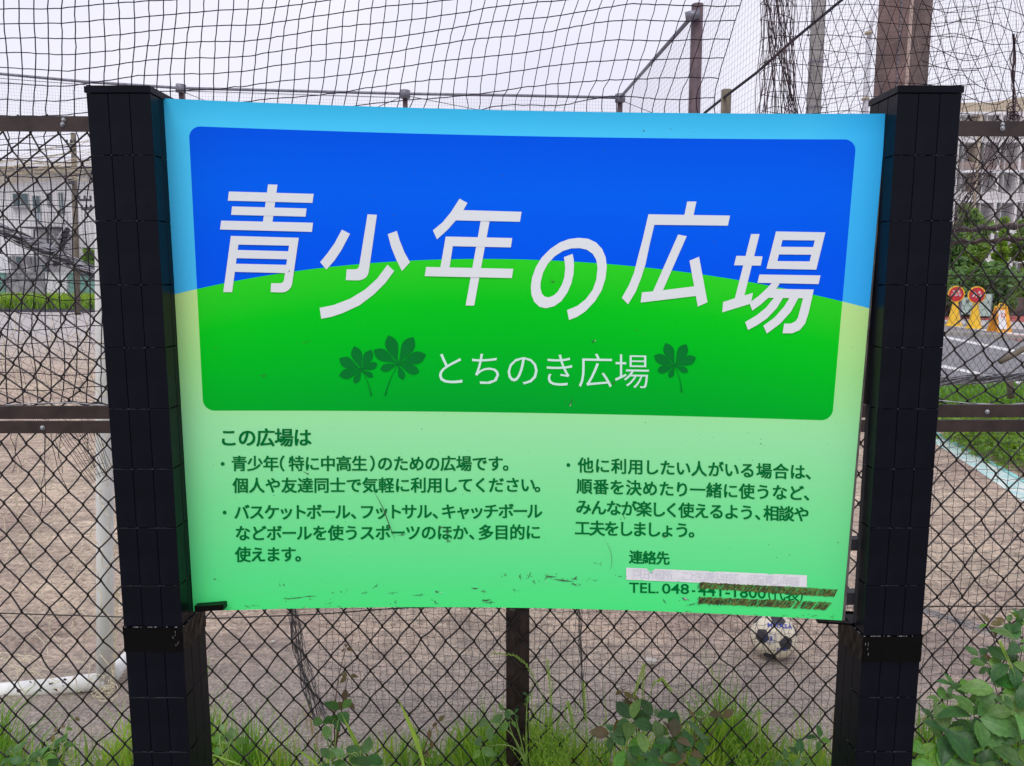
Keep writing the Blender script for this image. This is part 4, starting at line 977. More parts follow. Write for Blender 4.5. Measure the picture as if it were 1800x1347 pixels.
for k in range(9):
    t = np.linspace(0, 1, 20); q.tube(P(196+t*12+wob(20, 2.0, 3)+rng.uniform(-3, 3), 1210-t*180, 2.80), .0011, 3)
tag(q.build('beige_net', M['beige'], smooth=True), 'beige knotted goal net with slack loops hanging on the white goal', 'net')

# ------------------------------------------------------------------ BALL
RB = .096; bc = P(1360, 1117, 3.10); bc[2] = RB-.003
t0 = G(1360, 1117, RB); bc = np.array([t0[0], t0[1], RB-.003])
ball = thing('football', 'worn cream and black football on the dirt under the right end of the board', 'ball', tuple(bc))
phi = (1+5**.5)/2
ico = np.array([(-1,phi,0),(1,phi,0),(-1,-phi,0),(1,-phi,0),(0,-1,phi),(0,1,phi),(0,-1,-phi),(0,1,-phi),(phi,0,-1),(phi,0,1),(-phi,0,-1),(-phi,0,1)])/math.sqrt(1+phi*phi)
from mathutils import Euler, Matrix
# turn a pentagon towards the camera-right as in the photograph
target = Vector((.22, -.93, .10)).normalized()     # from ball to camera side: pentagon right of centre
rotm = Vector(ico[0]).rotation_difference(target).to_matrix()
rotm = Matrix.Rotation(.35, 3, target) @ rotm
ico = np.array([tuple(rotm @ Vector(v)) for v in ico])
edge = min(np.linalg.norm(ico[0]-ico[i]) for i in range(1, 12))
nbr = {i: [j for j in range(12) if j != i and np.linalg.norm(ico[i]-ico[j]) < edge*1.01] for i in range(12)}
def sort_round(c, pts):
    c = c/np.linalg.norm(c); a = np.cross(c, [0.3, .2, 1]); a /= np.linalg.norm(a); b_ = np.cross(c, a)
    return sorted(pts, key=lambda p: math.atan2(np.dot(p, b_), np.dot(p, a)))
def ballpanel(cen, pts, m_):
    cen = cen/np.linalg.norm(cen); q = MB(); N = len(pts); K = 4; vv = []; idx = {}
    def sph(p, rr): p = p/np.linalg.norm(p); return bc+p*rr
    rings = []
    for k in range(K+1):
        t = k/K*.965; ring = []
        for s_ in range(N):
            for e in range(3):
                p = pts[s_]*(1-e/3)+pts[(s_+1) % N]*(e/3); ring.append(sph(cen*(1-t)+p*t, RB*(1 if k < K else .988)))
        rings.append(ring)
    n3 = N*3; v = [sph(cen, RB)]+[p for ring in rings[1:] for p in ring]
    f = [(0, 1+i, 1+(i+1) % n3) for i in range(n3)]
    for k in range(K-1):
        f += [(1+k*n3+i, 1+(k+1)*n3+i, 1+(k+1)*n3+(i+1) % n3, 1+k*n3+(i+1) % n3) for i in range(n3)]
    q.add(v, f); return child(q.build('leather_panel', m_, smooth=True), ball)
for i in range(12):
    ballpanel(ico[i], sort_round(ico[i], [ico[i]*(2/3)+ico[j]/3 for j in nbr[i]]), M['ballk'])
for i in range(12):
    for j in nbr[i]:
        for k in nbr[i]:
            if i < j < k and k in nbr[j]:
                pts = []
                for a_, b_ in ((i, j), (j, k), (k, i)): pts += [ico[a_]*(2/3)+ico[b_]/3, ico[b_]*(2/3)+ico[a_]/3]
                cc = ico[i]+ico[j]+ico[k]; ballpanel(cc, sort_round(cc, pts), M['ballw'])
q = MB(); n1, n2 = 12, 20
v = [bc+RB*.982*np.array([math.sin(math.pi*i/n1)*math.cos(2*math.pi*k/n2), math.sin(math.pi*i/n1)*math.sin(2*math.pi*k/n2), math.cos(math.pi*i/n1)]) for i in range(n1+1) for k in range(n2)]
q.add(v, [(i*n2+k, i*n2+(k+1) % n2, (i+1)*n2+(k+1) % n2, (i+1)*n2+k) for i in range(n1) for k in range(n2)]); child(q.build('bladder', M['ballseam'], smooth=True), ball)
def onball(px, py, rr):
    cam_ = np.array([0, 0, CAMZ]); d_ = P(px, py, 3.0)-cam_; d_ /= np.linalg.norm(d_, axis=-1, keepdims=True)
    oc = cam_-bc; b_ = (d_*oc).sum(-1); c_ = (oc**2).sum()-rr*rr; disc_ = np.maximum(b_*b_-c_, 0); return cam_+d_*(-b_-np.sqrt(disc_))[..., None]
def balltext(text, x0, y0, x1, y1, h):
    cv = bpy.data.curves.new('g', 'FONT'); cv.body = text; cv.size = 1; cv.offset = .02; cv.resolution_u = 2
    o = bpy.data.objects.new('g', cv); C.objects.link(o); bpy.context.view_layer.update()
    me_ = o.evaluated_get(bpy.context.evaluated_depsgraph_get()).to_mesh()
    v = np.array([tuple(z.co) for z in me_.vertices]); f_ = [tuple(p.vertices) for p in me_.polygons]
    bpy.data.objects.remove(o); bpy.data.curves.remove(cv)
    t = (v[:, 0]-v[:, 0].min())/np.ptp(v[:, 0]); q = MB(); q.add(onball(x0+(x1-x0)*t, y0+(y1-y0)*t-v[:, 1]*h, RB+.0012), f_)
    child(q.build('printed_mark', M['ballblue']), ball)
balltext('MIKASA', 1349, 1102, 1393, 1106, 11); balltext('FL-3', 1366, 1144, 1382, 1144, 7); balltext('3', 1352, 1127, 1358, 1127, 12)
th = np.linspace(0, 2*math.pi, 25); q = MB()
for r0 in (7.2, 10.2): 
    a_ = onball(1355+r0*np.cos(th), 1122+r0*1.05*np.sin(th), RB+.001); q.tube(a_, .0006, 4)
child(q.build('printed_mark', M['ballblue']), ball)

# ------------------------------------------------------------------ far poles, fences, nets
def pole(name, label, cat, px, pytop, Y, wtop, wbot, m_, n=14, group=None, lean=0.0, ref=None):
    a = P(px, pytop, Y); a[0] = P(px, pytop if ref is None else ref, Y)[0]; q = MB(); zt = a[2]
    q.tube([(a[0]+lean, Y, -.05), (a[0]+lean*.5, Y, zt/2), (a[0], Y, zt)], [wbot, (wtop+wbot)/2, wtop], n)
    return tag(q.build(name, m_, smooth=True), label, cat, group), a
# boundary net fence: gal. pipe on posts at 40 m
YF = 40.0
bf = thing('boundary_net_fence', 'tall net fence with thin grey top pipe along the far side of the field', 'fence', (0, YF, 0))
pipe = [(-330, 96, 40), (0, 130, 40), (150, 144, 40), (318, 155, 40), (712, 165, 40), (905, 168, 40), (1090, 172, 40)]
tubeobj('top_pipe', [P(x, y, Y) for x, y, Y in pipe], .07, M['galv'], bf, 8)
tubeobj('top_pipe', [P(1090, 172, 40), P(1213, 33, 27.6)], .075, M['galv'], bf, 8)
for (px, py, Y, r) in ((318, 153, 40.1, .13), (712, 163, 40.1, .13), (1090, 170, 40.1, .13), (-90, 120, 40.1, .13)):
    a = P(px, py, Y); tubeobj('fence_post', [(a[0], Y, 0), (a[0], Y, a[2]+.1)], r, M['darkpost'], bf, 10)
    tubeobj('pipe_clamp', [P(px, py-4, Y-.1), P(px, py+10, Y-.1)], .26, M['galv'], bf, 8)
q = MB()
zt = lambda px: np.interp(px, [p[0] for p in pipe], [p[1] for p in pipe])
for px in np.arange(-300, 1090, 5.2):
    a = P(px, zt(px)+3, 40.05); q.tube([a, (a[0], 40.05, 0.1)], .0036, 3, cap=False)
for k in range(0, 64):
    q.tube([P(px, zt(px)+8+k*5.6, 40.05) for px in (-300, 0, 318, 712, 1090)], .0036, 3, cap=False)
o = child(q.build('net_mesh', M['netfar']), bf); o['kind'] = 'stuff'
q = MB()         # returning side net towards the viewer on the right
A0, A1 = P(1090, 172, 40), P(1213, 33, 27.6)
d_ = A1-A0
for k in range(90):
    p = A0+d_*(k/52.); q.tube([p, (p[0], p[1], .1)], .0036, 3, cap=False)
for k in range(60):
    z = A0[2]-.19*k; q.tube([(A0[0], A0[1], z), (A0[0]+d_[0]*1.72, A0[1]+d_[1]*1.72, z+d_[2]*1.72*(1-k/60))], .0034, 3, cap=False)
o = child(q.build('net_mesh', M['netfar']), bf); o['kind'] = 'stuff'
for (x0, y0, x1, y1) in ((0, 138, 160, 150), (318, 160, 712, 172), (712, 168, 900, 205), (712, 168, 660, 190), (1090, 176, 1150, 200), (318, 160, 380, 185)):
    tubeobj('guy_wire', [P(x0, y0, 40.2), P(x1, y1, 40.2)], .02, M['galv'], bf, 4)
pole('steel_post', 'dark red steel post with the sloping grey pipe clamped to its top', 'post', 1226, 8, 27.5, .20, .22, M['darkpost'])
tubeobj('pipe_clamp', [P(1205, 30, 27.3), P(1230, 24, 27.2)], .16, M['galv'], bf, 8)
pole('short_post', 'short olive post peeking above the board under the dark sloping cable', 'post', 1277, 158, 16, .10, .10, M['olive'])
q = MB(); q.tube([P(1238, 199, 18), P(1272, 172, 16), P(1330, 128, 13), P(1400, 66, 10.5), P(1487, -6, 8), P(1700, -190, 5)], [.030, .028, .023, .019, .015, .010], 6)
tag(q.build('cable', M['net'], smooth=True), 'thick dark cable sloping up to the right across the concrete pole', 'cable')
pole('concrete_pole', 'tall grey concrete utility pole above the right part of the board', 'pole', 1435, -500, 20, .15, .19, M['concrete'], ref=95)
co = bpy.data.objects['concrete_pole']
for k in range(12):
    a = P(1437, 190-k*42, 20); a[0] = P(1435, 95, 20)[0]; q = MB(); q.tube([(a[0]-.28 if k % 2 else a[0]+.1, 19.95, a[2]), (a[0]-.1 if k % 2 else a[0]+.3, 19.95, a[2])], .012, 4); o = q.build('step_bolt', M['galv']); o.parent = co
for zpx in (110, 190):
    a = P(1438, zpx, 20); a[0] = P(1435, 95, 20)[0]; q = MB(); q.tube([(a[0], 20, a[2]-.02), (a[0], 20, a[2]+.02)], .19, 14); o = q.build('band', M['galv']); o.parent = co
lampo = thing('street_lamp', 'slim pale grey street lamp post bending right between concrete pole and rusty posts', 'lamp', tuple(P(1518, 491, 14)*[1, 1, 0]))
a = P(1521, 190, 14); b_ = P(1528, 62, 14)
tubeobj('lamp_post', [(a[0]-.02, 14, 0), (a[0], 14, a[2]), tuple(P(1527, 70, 14))], [.055, .050, .048], M['lamp'], lampo, 10)
tubeobj('lamp_arm', [P(1527, 72, 14), P(1531, 45, 14), P(1538, 22, 14), P(1553, 4, 14), P(1590, -30, 14)], [.044, .03, .028, .026, .026], M['lamp'], lampo, 10)
tubeobj('lamp_head', [P(1588, -28, 14), P(1620, -45, 14), P(1660, -55, 14)], [.05, .12, .08], M['lamp'], lampo, 10)
for py in (58, 174): tubeobj('band', [P(1527-(py-58)*.05, py-2, 14), P(1527-(py-58)*.05, py+2, 14)], .066, M['bldg'], lampo, 10)
q = MB(); a = P(1578, 100, 9.0)
q.box((a[0]-.125, 9.0, 0), (a[0]+.10, 9.27, 9.5)); o = q.build('steel_column', M['rust'])
tag(o, 'broad rusty red brown column left of the pair above the right post', 'column')
q = MB(); zc = np.arange(.2, 9.4, .05)
for z in zc: q.box((a[0]-.006, 8.985, z), (a[0]+.006, 8.998, z+.03))
q.build('zip_chain', M['galv']).parent = o
q = MB(); a = P(1612, 100, 9.5)
q.box((a[0]-.095, 9.5, 0), (a[0]+.145, 9.8, 9.8)); q.box((a[0]-.13, 9.47, 0), (a[0]-.097, 9.7, 9.8), 1)
tag(q.build('steel_column', [M['rustgrey'], mat('pale_edge_paint', (.50, .38, .33), .6, .15, 3)]), 'grey brown column with a light edge, right of the pair above the right post', 'column')
# utility pole and wires at left
pole('utility_pole', 'weathered utility pole in front of the white house at far left', 'pole', 129, 234, 36, .11, .13, M['olive'], lean=-.42)
WL = ['uppermost overhead wire at far left, meeting the pole top', 'second overhead wire from the top at far left', 'third overhead wire from the top at far left', 'overhead wire at far left sloping up to the pole across the pale roof', 'overhead wire at far left rising from the roof edge to the pole', 'overhead wire at far left running level along the house gutter', 'lowest overhead wire at far left, dropping steeply towards the house windows']
for k, (y0, y1) in enumerate(((246, 262), (254, 258), (262, 276), (240, 235), (285, 268), (300, 292), (330, 352))):
    q = MB(); t = np.linspace(0, 1, 20); q.tube(P(-200+t*330, y0+(y1-y0)*t+9*np.sin(math.pi*t), 35), .018, 4)
    tag(q.build('overhead_wire', M['netdark']), WL[k], 'wire', 'overhead wires at far left')
for (px, py, wd, lab) in ((126, 254, 14, 'small crossarm with insulators near the top of the utility pole'), (126, 322, 8, 'narrow bracket halfway up the utility pole below the gutter line'), (150, 352, 20, 'wide dark antenna bar right of the utility pole on the house wall'), (153, 368, 16, 'lower dark antenna bar right of the utility pole on the house wall')):
    q = MB(); a = P(px, py, 35.8); q.box((a[0]-wd/2/38, 35.7, a[2]-.05), (a[0]+wd/2/38, 35.85, a[2]+.05))
    for k in range(3): q.box((a[0]-wd/2/38+k*wd/2/38-.03, 35.72, a[2]+.05), (a[0]-wd/2/38+k*wd/2/38+.03, 35.8, a[2]+.2))
    tag(q.build('pole_crossarm', M['darksteel']), lab, 'crossarm', 'crossarms on the utility pole')

# ------------------------------------------------------------------ houses at left
def fbox(q, px0, py0, px1, py1, Y, depth, mi=0, proud=0.):
    a, b_ = P(px0, py0, Y), P(px1, py1, Y); ym = (py0+py1)/2 if abs(py1-py0) > 60 else py0*.5+py1*.5
    a[0], b_[0] = P(px0, ym, Y)[0], P(px1, ym, Y)[0]
    q.box((min(a[0], b_[0]), Y-proud, min(a[2], b_[2])), (max(a[0], b_[0]), Y+depth, max(a[2], b_[2])), mi)
house = thing('white_house', 'white clad two storey house with outside stairs beyond the left fence', 'house', (-31, 50, 0))
def hp(name, m_, px0, py0, px1, py1, proud, depth=.1, Y=50):
    q = MB(); fbox(q, px0, py0, px1, py1, Y, depth, 0, proud); return child(q.build(name, m_), house)
a = P(-380, 297, 50); b_ = P(196, 297, 50)
q = MB(); q.box((a[0], 50, 0), (b_[0], 62, a[2])); child(q.build('wall', M['house']), house)
q = MB(); a1 = P(-400, 297, 49.3); b1 = P(205, 297, 49.3); zr = a1[2]
q.add([(a1[0], 49.3, zr), (b1[0], 49.3, zr), (b1[0], 56, zr+1.7), (a1[0], 56, zr+1.7), (a1[0], 62.6, zr), (b1[0], 62.6, zr)], [(0, 1, 2, 3), (3, 2, 5, 4), (1, 5, 2), (0, 3, 4), (0, 4, 5, 1)])
child(q.build('roof', M['roofpale']), house)
hp('fascia', M['white_face'], -400, 286, 205, 296, .85, .1); hp('gutter', M['gutter'], -400, 299, 205, 306, .5, .2)
for (x0, y0, x1, y1) in ((24, 341, 50, 360), (-60, 341, -20, 362), (105, 339, 112, 376), (59, 345, 71, 374), (84, 340, 90, 362)):
    w_ = hp('window', M['frame'], x0-1.5, y0-1.5, x1+1.5, y1+1.5, .05, .06)
    q = MB(); fbox(q, x0, y0, x1, y1, 50, .01, 0, .07); child(q.build('pane', M['glass']), w_)
    q = MB(); fbox(q, (x0+x1)/2-.5, y0, (x0+x1)/2+.5, y1, 50, .005, 0, .09); child(q.build('sash', M['frame']), w_)
hp('window_ledge', M['housegrey'], 22, 362, 53, 366, .25, .2)
door = hp('door', M['glassblue'], 61, 375, 72, 392, .05, .06)
for k in range(70):    # vertical cladding seams
    x = -380+k*8.2; o = hp('cladding_seam', M['housegrey'], x, 307, x+.25, 470, .012, .01); o.data.name = 'cladding_seam'
hp('landing', M['darksteel'], 60, 401, 122, 403.5, 1.3, .5)
for k in range(11): hp('baluster', M['darksteel'], 62+k*5.6, 374, 62.5+k*5.6, 402, 0, .02, Y=48.7)
hp('handrail', M['darksteel'], 60, 372.6, 124, 374, 0, .06, Y=48.68)
q = MB(); t0_, t1_ = P(118, 403, 48.8), P(98, 468, 48.8)
q.obox((t0_+t1_)/2, (t1_-t0_)/2, (0, .2, 0), (.09, 0, .03)); child(q.build('stair_flight', M['darksteel']), house)
q = MB(); t0_, t1_ = P(115, 398, 48.3), P(88, 440, 48.3); q.tube([t0_, t1_], .05, 5); child(q.build('stair_rail', M['frame']), house)
hp('lower_wall', M['housegrey'], 62, 452, 98, 480, .3, .3)
for k in range(8):
    c_ = P(116-k*2.9, 406+k*7.4, 48.7); q = MB(); q.box((c_[0]-.32, 48.3, c_[2]-.03), (c_[0]+.32, 49.1, c_[2]+.03)); child(q.build('stair_tread', M['darksteel']), house)
q = MB(); q.tube([P(60, 404, 48.7), P(62, 480, 48.7)], .06, 5); q.tube([P(84, 404, 48.7), P(85, 480, 48.7)], .06, 5); q.tube([P(84, 436, 48.6), P(118, 400, 48.6)], .05, 5); child(q.build('stair_frame', M['darksteel']), house)
hp('annex', M['white_face'], -200, 448, 36, 480, 1.0, 1.0)
for (x0, y0, x1, y1) in ((48, 452, 57, 463), (36, 452, 39, 462), (92, 466, 103, 478)):
    w_ = hp('window', M['frame'], x0-1.2, y0-1.2, x1+1.2, y1+1.2, 1.1, .06)
    q = MB(); fbox(q, x0, y0, x1, y1, 50, .01, 0, 1.13); child(q.build('pane', M['glass']), w_)
for (x0, x1, m_, lab) in ((-260, 8, M['teal'], 'teal green site hoarding at the far left edge beyond the field'), (12, 78, M['housegrey'], 'grey low wall behind the weeds under the white house'),
                          (80, 118, M['white_face'], 'white panel wall standing between grey wall and pale teal wall'), (120, 230, M['teal'], 'pale teal fence wall beside the left post beyond the field')):
    q = MB(); fbox(q, x0, 481, x1, 507, 44, .15); q.box((P(x0, 481, 44)[0], 43.95, P(x0, 481, 44)[2]), (P(x1, 481, 44)[0], 44.2, P(x0, 481, 44)[2]+.05))
    a = P(x0, 507, 44); q.box((a[0], 44, 0), (P(x1, 507, 44)[0], 44.14, a[2])); tag(q.build('low_wall', m_), lab, 'wall')

# ------------------------------------------------------------------ foliage helpers
def leafcloud(q, cen, rad, n, size, R, mi=0, flat=.9):
    cen = np.array(cen); rad = np.array(rad)
    d_ = R.normal(0, 1, (n, 3)); d_ /= np.linalg.norm(d_, axis=1, keepdims=True); rr = R.random(n)**.45
    p = cen+d_*rad*rr[:, None]
    a = R.normal(0, 1, (n, 3)); a /= np.linalg.norm(a, axis=1, keepdims=True); b_ = np.cross(a, R.normal(0, 1, (n, 3))); b_ /= (np.linalg.norm(b_, axis=1, keepdims=True)+1e-9)
    s_ = size*R.uniform(.6, 1.4, (n, 1))
    V = np.stack([p-a*s_, p+b_*s_*.5, p+a*s_, p-b_*s_*.5], 1).reshape(-1, 3)
    q.add(V, [(4*i, 4*i+1, 4*i+2, 4*i+3) for i in range(n)], mi)
def tree(px, pyb, pyt, wpx, Y, m_, label, seed, lobes=16, n=260, size=.16, group=None, conic=False, cat='tree'):
    R = np.random.default_rng(seed); top = P(px, pyt, Y); X = top[0]; H = top[2]; zb_ = max(0., float(P(px, pyb, Y)[2])); W = wpx/F*Y/2
    t = thing('garden_tree', label, cat, (float(X), Y, 0), group)
    q = MB(); q.tube([(X, Y, 0), (X+.05, Y, H*.3), (X-.04, Y, H*.75)], [.13, .10, .04], 8)
    for k in range(7):
        z = H*(.25+.08*k); an = R.uniform(0, 6.3); q.tube([(X, Y, z), (X+math.cos(an)*W*.4, Y+math.sin(an)*W*.4, z+H*.10), (X+math.cos(an)*W*.7, Y+math.sin(an)*W*.7, z+H*.17)], [.05, .03, .012], 5)
    child(q.build('trunk', M['trunk']), t)
    q = MB()
    for k in range(lobes):
        f_ = (k+.5)/lobes; z = zb_+(H-zb_)*f_
        wd = W*(1-f_)*1.1 if conic else W*math.sqrt(max(.05, 1-(2*f_-1)**2*.85)); an = R.uniform(0, 6.3); rr = R.uniform(.1, .62)*wd
        s_ = R.uniform(.30, .5)*max(wd, W*.25); leafcloud(q, (X+math.cos(an)*rr, Y+math.sin(an)*rr, z), (s_, s_, s_*.8), n, size, R)
    child(q.build('crown', m_), t); return t
tree(1668, 540, 400, 90, 38, M['treeleaf3'], 'dark green garden tree right beside the right hand post beyond the road', 21, 22, 260, .17)
tree(1712, 540, 365, 110, 41, M['treeleaf'], 'mid green loose garden tree behind the yellow cones', 22, 26, 260, .17)
tree(1765, 545, 385, 80, 36, M['treeleaf2'], 'bright green tree with pointed crown near the right edge', 23, 24, 260, .15, conic=True)
tree(1815, 545, 375, 90, 39, M['treeleaf'], 'mid green tree cut by the right edge of the view', 24, 24, 240, .16)
tree(1640, 540, 330, 70, 44, M['treeleaf2'], 'tall yellow green tree mostly hidden behind the right post', 25, 22, 240, .17)
tree(1735, 548, 470, 150, 33, M['treeleaf3'], 'low dark shrub mass behind the pale green panels', 26, 26, 300, .13, cat='shrub')
tree(152, 500, 440, 46, 47, M['treeleaf2'], 'bright green clipped tree beside the white house', 27, 12, 260, .16)
# weeds at far left kerb and along the road
def weeds(name, label, xy, n, h, m_, wd=.02, spread=None, seed=1, cat='weeds'):
    R = np.random.default_rng(seed); q = MB(); V = []; Fc = []
    for i in range(n):
        x, y = xy(R); hh = h*R.uniform(.45, 1.15); an = R.uniform(0, 6.3); ln = hh*R.uniform(.05, .5)
        dx, dy = math.cos(an)*ln, math.sin(an)*ln; w_ = wd*R.uniform(.6, 1.3); ox, oy = -math.sin(an)*w_, math.cos(an)*w_
        if abs(ox) < w_*.4: ox = w_*.6
        b0 = len(V)
        for k, (t, ww) in enumerate(((0, 1), (.4, .95), (.75, .65), (1, .04))):
            V.append((x+dx*t*t-ox*ww/2, y+dy*t*t-oy*ww/2, hh*t*(1-.12*t))); V.append((x+dx*t*t+ox*ww/2, y+dy*t*t+oy*ww/2, hh*t*(1-.12*t)))
        Fc += [(b0+2*k, b0+2*k+1, b0+2*k+3, b0+2*k+2) for k in range(3)]
    q.add(V, Fc); return tag(q.build(name, m_), label, cat, kind='stuff')
weeds('weed_strip', 'strip of bright green weeds along the far kerb at left', lambda R: (R.uniform(-36, -22), R.uniform(39.6, 42.5)), 9000, 1.0, M['grass2'], .10, seed=2)
weeds('weed_strip', 'strip of dry and green weeds between dirt field and road at right', lambda R: (lambda g: (g[0], g[1]))(G(R.uniform(1580, 1960), R.uniform(690, 752))), 7000, .22, M['grass'], .03, seed=3)
q = MB(); R = np.random.default_rng(8)
for k in range(46):
    g = G(R.uniform(1672, 1900), 0*1+R.uniform(770, 815)); px = R.uniform(1672, 1880); py = 742+ (px-1672)*.36*R.random()+R.uniform(0, 26)
    g = G(px, py+18); leafcloud(q, (g[0], g[1], .16*R.uniform(.4, 1.2)), (.25, .25, .16), 130, .028, R)
tag(q.build('weed_clump', M['treeleaf2']), 'clump of leafy green weeds behind the faded teal line at right', 'weeds', kind='stuff')
q = MB(); fbox(q, 1560, 523, 1990, 549, 34.5, .3); a = P(1560, 549, 34.5); q.box((a[0], 34.5, 0), (P(1990, 549, 34.5)[0], 34.8, a[2]+.01))
tag(q.build('garden_wall', M['wallbrown']), 'low dark brown wall along the far side of the road at right', 'wall')
gquad('lawn', [(1740, 521), (2000, 524), (2000, 512), (1740, 512)], .02, leafmat('lawn', (.24, .40, .06), (.16, .30, .05), 3))
# ------------------------------------------------------------------ apartment block at right
apt = thing('apartment_block', 'beige and white apartment block rising behind the trees at right', 'building', (44, 70, 0))
def ap(name, m_, x0, y0, x1, y1, proud, depth=.3, Y=70, par=None):
    q = MB(); fbox(q, x0, y0, x1, y1, Y, depth, 0, proud); return child(q.build(name, m_), par or apt)
a, b_ = P(1660, 190, 70), P(2200, 190, 70)
q = MB(); q.box((a[0], 70, 0), (b_[0], 84, a[2])); child(q.build('wall', M['bldgw']), apt)
a, b_ = P(1745, 168, 73), P(2200, 150, 73)
q = MB(); q.add([(a[0], 73, 15), (b_[0], 73, 15), (b_[0], 84, 15), (a[0], 84, 15), (a[0], 73, a[2]-.6), (b_[0], 73, b_[2]+2.6), (b_[0], 84, b_[2]+2.6), (a[0], 84, a[2]-.6)],
      [(0,3,2,1),(4,5,6,7),(0,1,5,4),(1,2,6,5),(2,3,7,6),(3,0,4,7)]); child(q.build('roof_house', M['bldg']), apt)
ap('parapet', M['bldg'], 1655, 183, 2200, 199, .5, .5); ap('cornice', M['white_face'], 1655, 200, 2200, 206, .8, .8)
fl = [206, 258, 310, 362, 414, 466]
for k, y in enumerate(fl):
    ap('balcony_front', M['bldgb'] if k % 2 else M['bldgw'], 1660, y+30, 2200, y+44, 1.2, .15)
    ap('balcony_slab', M['white_face'], 1658, y+44.5, 2202, y+49, 1.3, 1.3)
    for j in range(12):
        x = 1668+j*36
        w_ = ap('window', M['frame'], x, y+9, x+24, y+30, .06, .05)
        q = MB(); fbox(q, x+1, y+10, x+11.3, y+29.5, 70, .01, 0, .09); fbox(q, x+12.7, y+10, x+23, y+29.5, 70, .01, 0, .09); child(q.build('pane', M['glassblue']), w_)
for j in range(13):
    x = 1661+j*36-1; ap('pier', M['bldg'] if j % 3 == 1 else M['bldgw'], x, 206, x+5, 491, 1.32, 1.3)
    ap('downpipe', M['frame'], x+12, 206, x+13, 491, 1.36, .03)
# ------------------------------------------------------------------ far chain-link fence at 9 m beside the road with pipes
ff = thing('roadside_fence', 'weathered chain link fence with brown pipes along the road at right', 'fence', (6, 9, 0))
q = MB(); YW = 9.0; wv_ = .08; xa, xb = float(P(1540, 600, YW)[0]), float(P(1990, 600, YW)[0]); nrow = 26
for c in range(int((xb-xa)/wv_)+1):
    for s_ in (0,):
        pts = []
        for j in range(nrow+1):
            x = xa+wv_*c+(wv_/2 if j % 2 == 0 else 0)+rng.normal(0, .004); pts.append((x, YW+.004*(1 if j % 2 else -1), .05+j*.062))
        q.tube(pts, .0028, 3, cap=False)
        pts = [(2*(xa+wv_*c+wv_/2)-p[0]-0*1, p[1]+.003, p[2]) for p in pts]; q.tube(pts, .0028, 3, cap=False)
o = child(q.build('wire_mesh', M['netdark']), ff); o['kind'] = 'stuff'
for (y0, y1, r) in ((402, 391, .032), (421, 413, .026)):
    t = np.linspace(0, 1, 50); q = MB(); pts = P(1560+t*440, y0+12-(y0-y1)*3.0*t*1.0, YW); pts[:, 2] += .014*np.sin(t*70); q.tube(pts, r+.010*np.sin(t*90), 6); child(q.build('top_pipe', M['rail']), ff)
for px in (1560, 1960):
    a = P(px, 400, YW); tubeobj('fence_post', [(a[0], YW+.05, 0), (a[0], YW+.05, a[2])], .04, M['olive'], ff, 8)
q = MB(); q.tube([P(1757, 636, 8.4), P(1775, 627, 8.4), P(1800, 613, 8.4), P(1860, 588, 8.3)], .033, 7); tag(q.build('branch', M['olive'], smooth=True), 'greyish cut branch leaning into view at the right edge above the weeds', 'branch')
q = MB(); q.tube([P(1772, 655, 8.0), P(1775, 672, 8.0), P(1778, 700, 8.0)], .035, 7); tag(q.build('stump', M['olive'], smooth=True), 'short olive stump standing in the weeds at the right edge', 'stump')
# ------------------------------------------------------------------ cones with round boards
def cone(px, pyb, pyt, label, S, seed):
    g = G(px, pyb); X, Y = float(g[0]), float(g[1]); k = Y/F      # metres per pixel
    t = thing('warning_cone', label, 'cone', (X, Y, 0), 'yellow warning cones on the road')
    H_ = (pyb-pyt)*k*1.02; hb = H_*.66; r0 = 12.5*k; r1 = 3.6*k
    def sq(r, z, n=16): return [(X+r*math.cos(a)*(1+.08*math.cos(4*a)), Y+r*math.sin(a)*(1+.08*math.cos(4*a)), z) for a in np.arange(n)*2*math.pi/n]
    q = MB(); pr_ = [(r0*1.12, .0), (r0*1.12, .04), (r0*.98, .06), (r0*.92, .07), (r0*.62, hb*.45), (r1*1.1, hb*.97), (r1, hb), (r1*.9, hb)]
    v = [p for r, z in pr_ for p in sq(r, z)]; n = 16
    q.add(v, [(i*n+j, i*n+(j+1) % n, (i+1)*n+(j+1) % n, (i+1)*n+j) for i in range(len(pr_)-1) for j in range(n)]+[tuple(range((len(pr_)-1)*n, len(pr_)*n))]); child(q.build('cone_body', M['cone'], smooth=False), t)
    # round board turned a little left: thick yellow rim, red face
    zc = H_-H_*.175; R_ = H_*.175; th = np.arange(20)*2*math.pi/20; ya = .45
    ax = np.array([math.cos(ya), math.sin(ya)*-1, 0]); nn = np.array([-math.sin(ya), -math.cos(ya), 0])
    def ringp(r, off): return [np.array([X, Y, zc])+ax*r*math.cos(a)+np.array([0, 0, 1])*r*1.12*math.sin(a)+nn*off for a in th]
    def discobj(name, r, o0, o1, m_):
        q = MB(); q.add(ringp(r, o0)+ringp(r, o1), [(i, (i+1) % 20, 20+(i+1) % 20, 20+i) for i in range(20)]+[tuple(range(20)), tuple(range(39, 19, -1))]); child(q.build(name, m_), t)
    discobj('board_rim', R_*1.08, -.09, .09, M['cone']); discobj('board_face', R_*.94, .0905, .10, M['red_face'])
    q = MB(); c = np.array([X, Y, zc])+nn*.104; R3 = np.random.default_rng(seed)
    for (cx, cz) in ((-.3, .35), (.3, .35), (-.45, -.12), (0, -.12), (.45, -.12)):
        for kx in range(4):
            o_ = R3.uniform(-.14, .14, 2); hz = kx % 2
            q.obox(c+ax*R_*(cx+o_[0]*.6)+np.array([0, 0, R_*(cz+o_[1])]), ax*R_*(.17 if hz else .04), nn*.003, (0, 0, R_*(.035 if hz else .15)))
    child(q.build('white_lettering', M['white_face']), t)
cone(1676.5, 573.5, 507, 'yellow cone with round red board, nearest the black post', 1, 1)
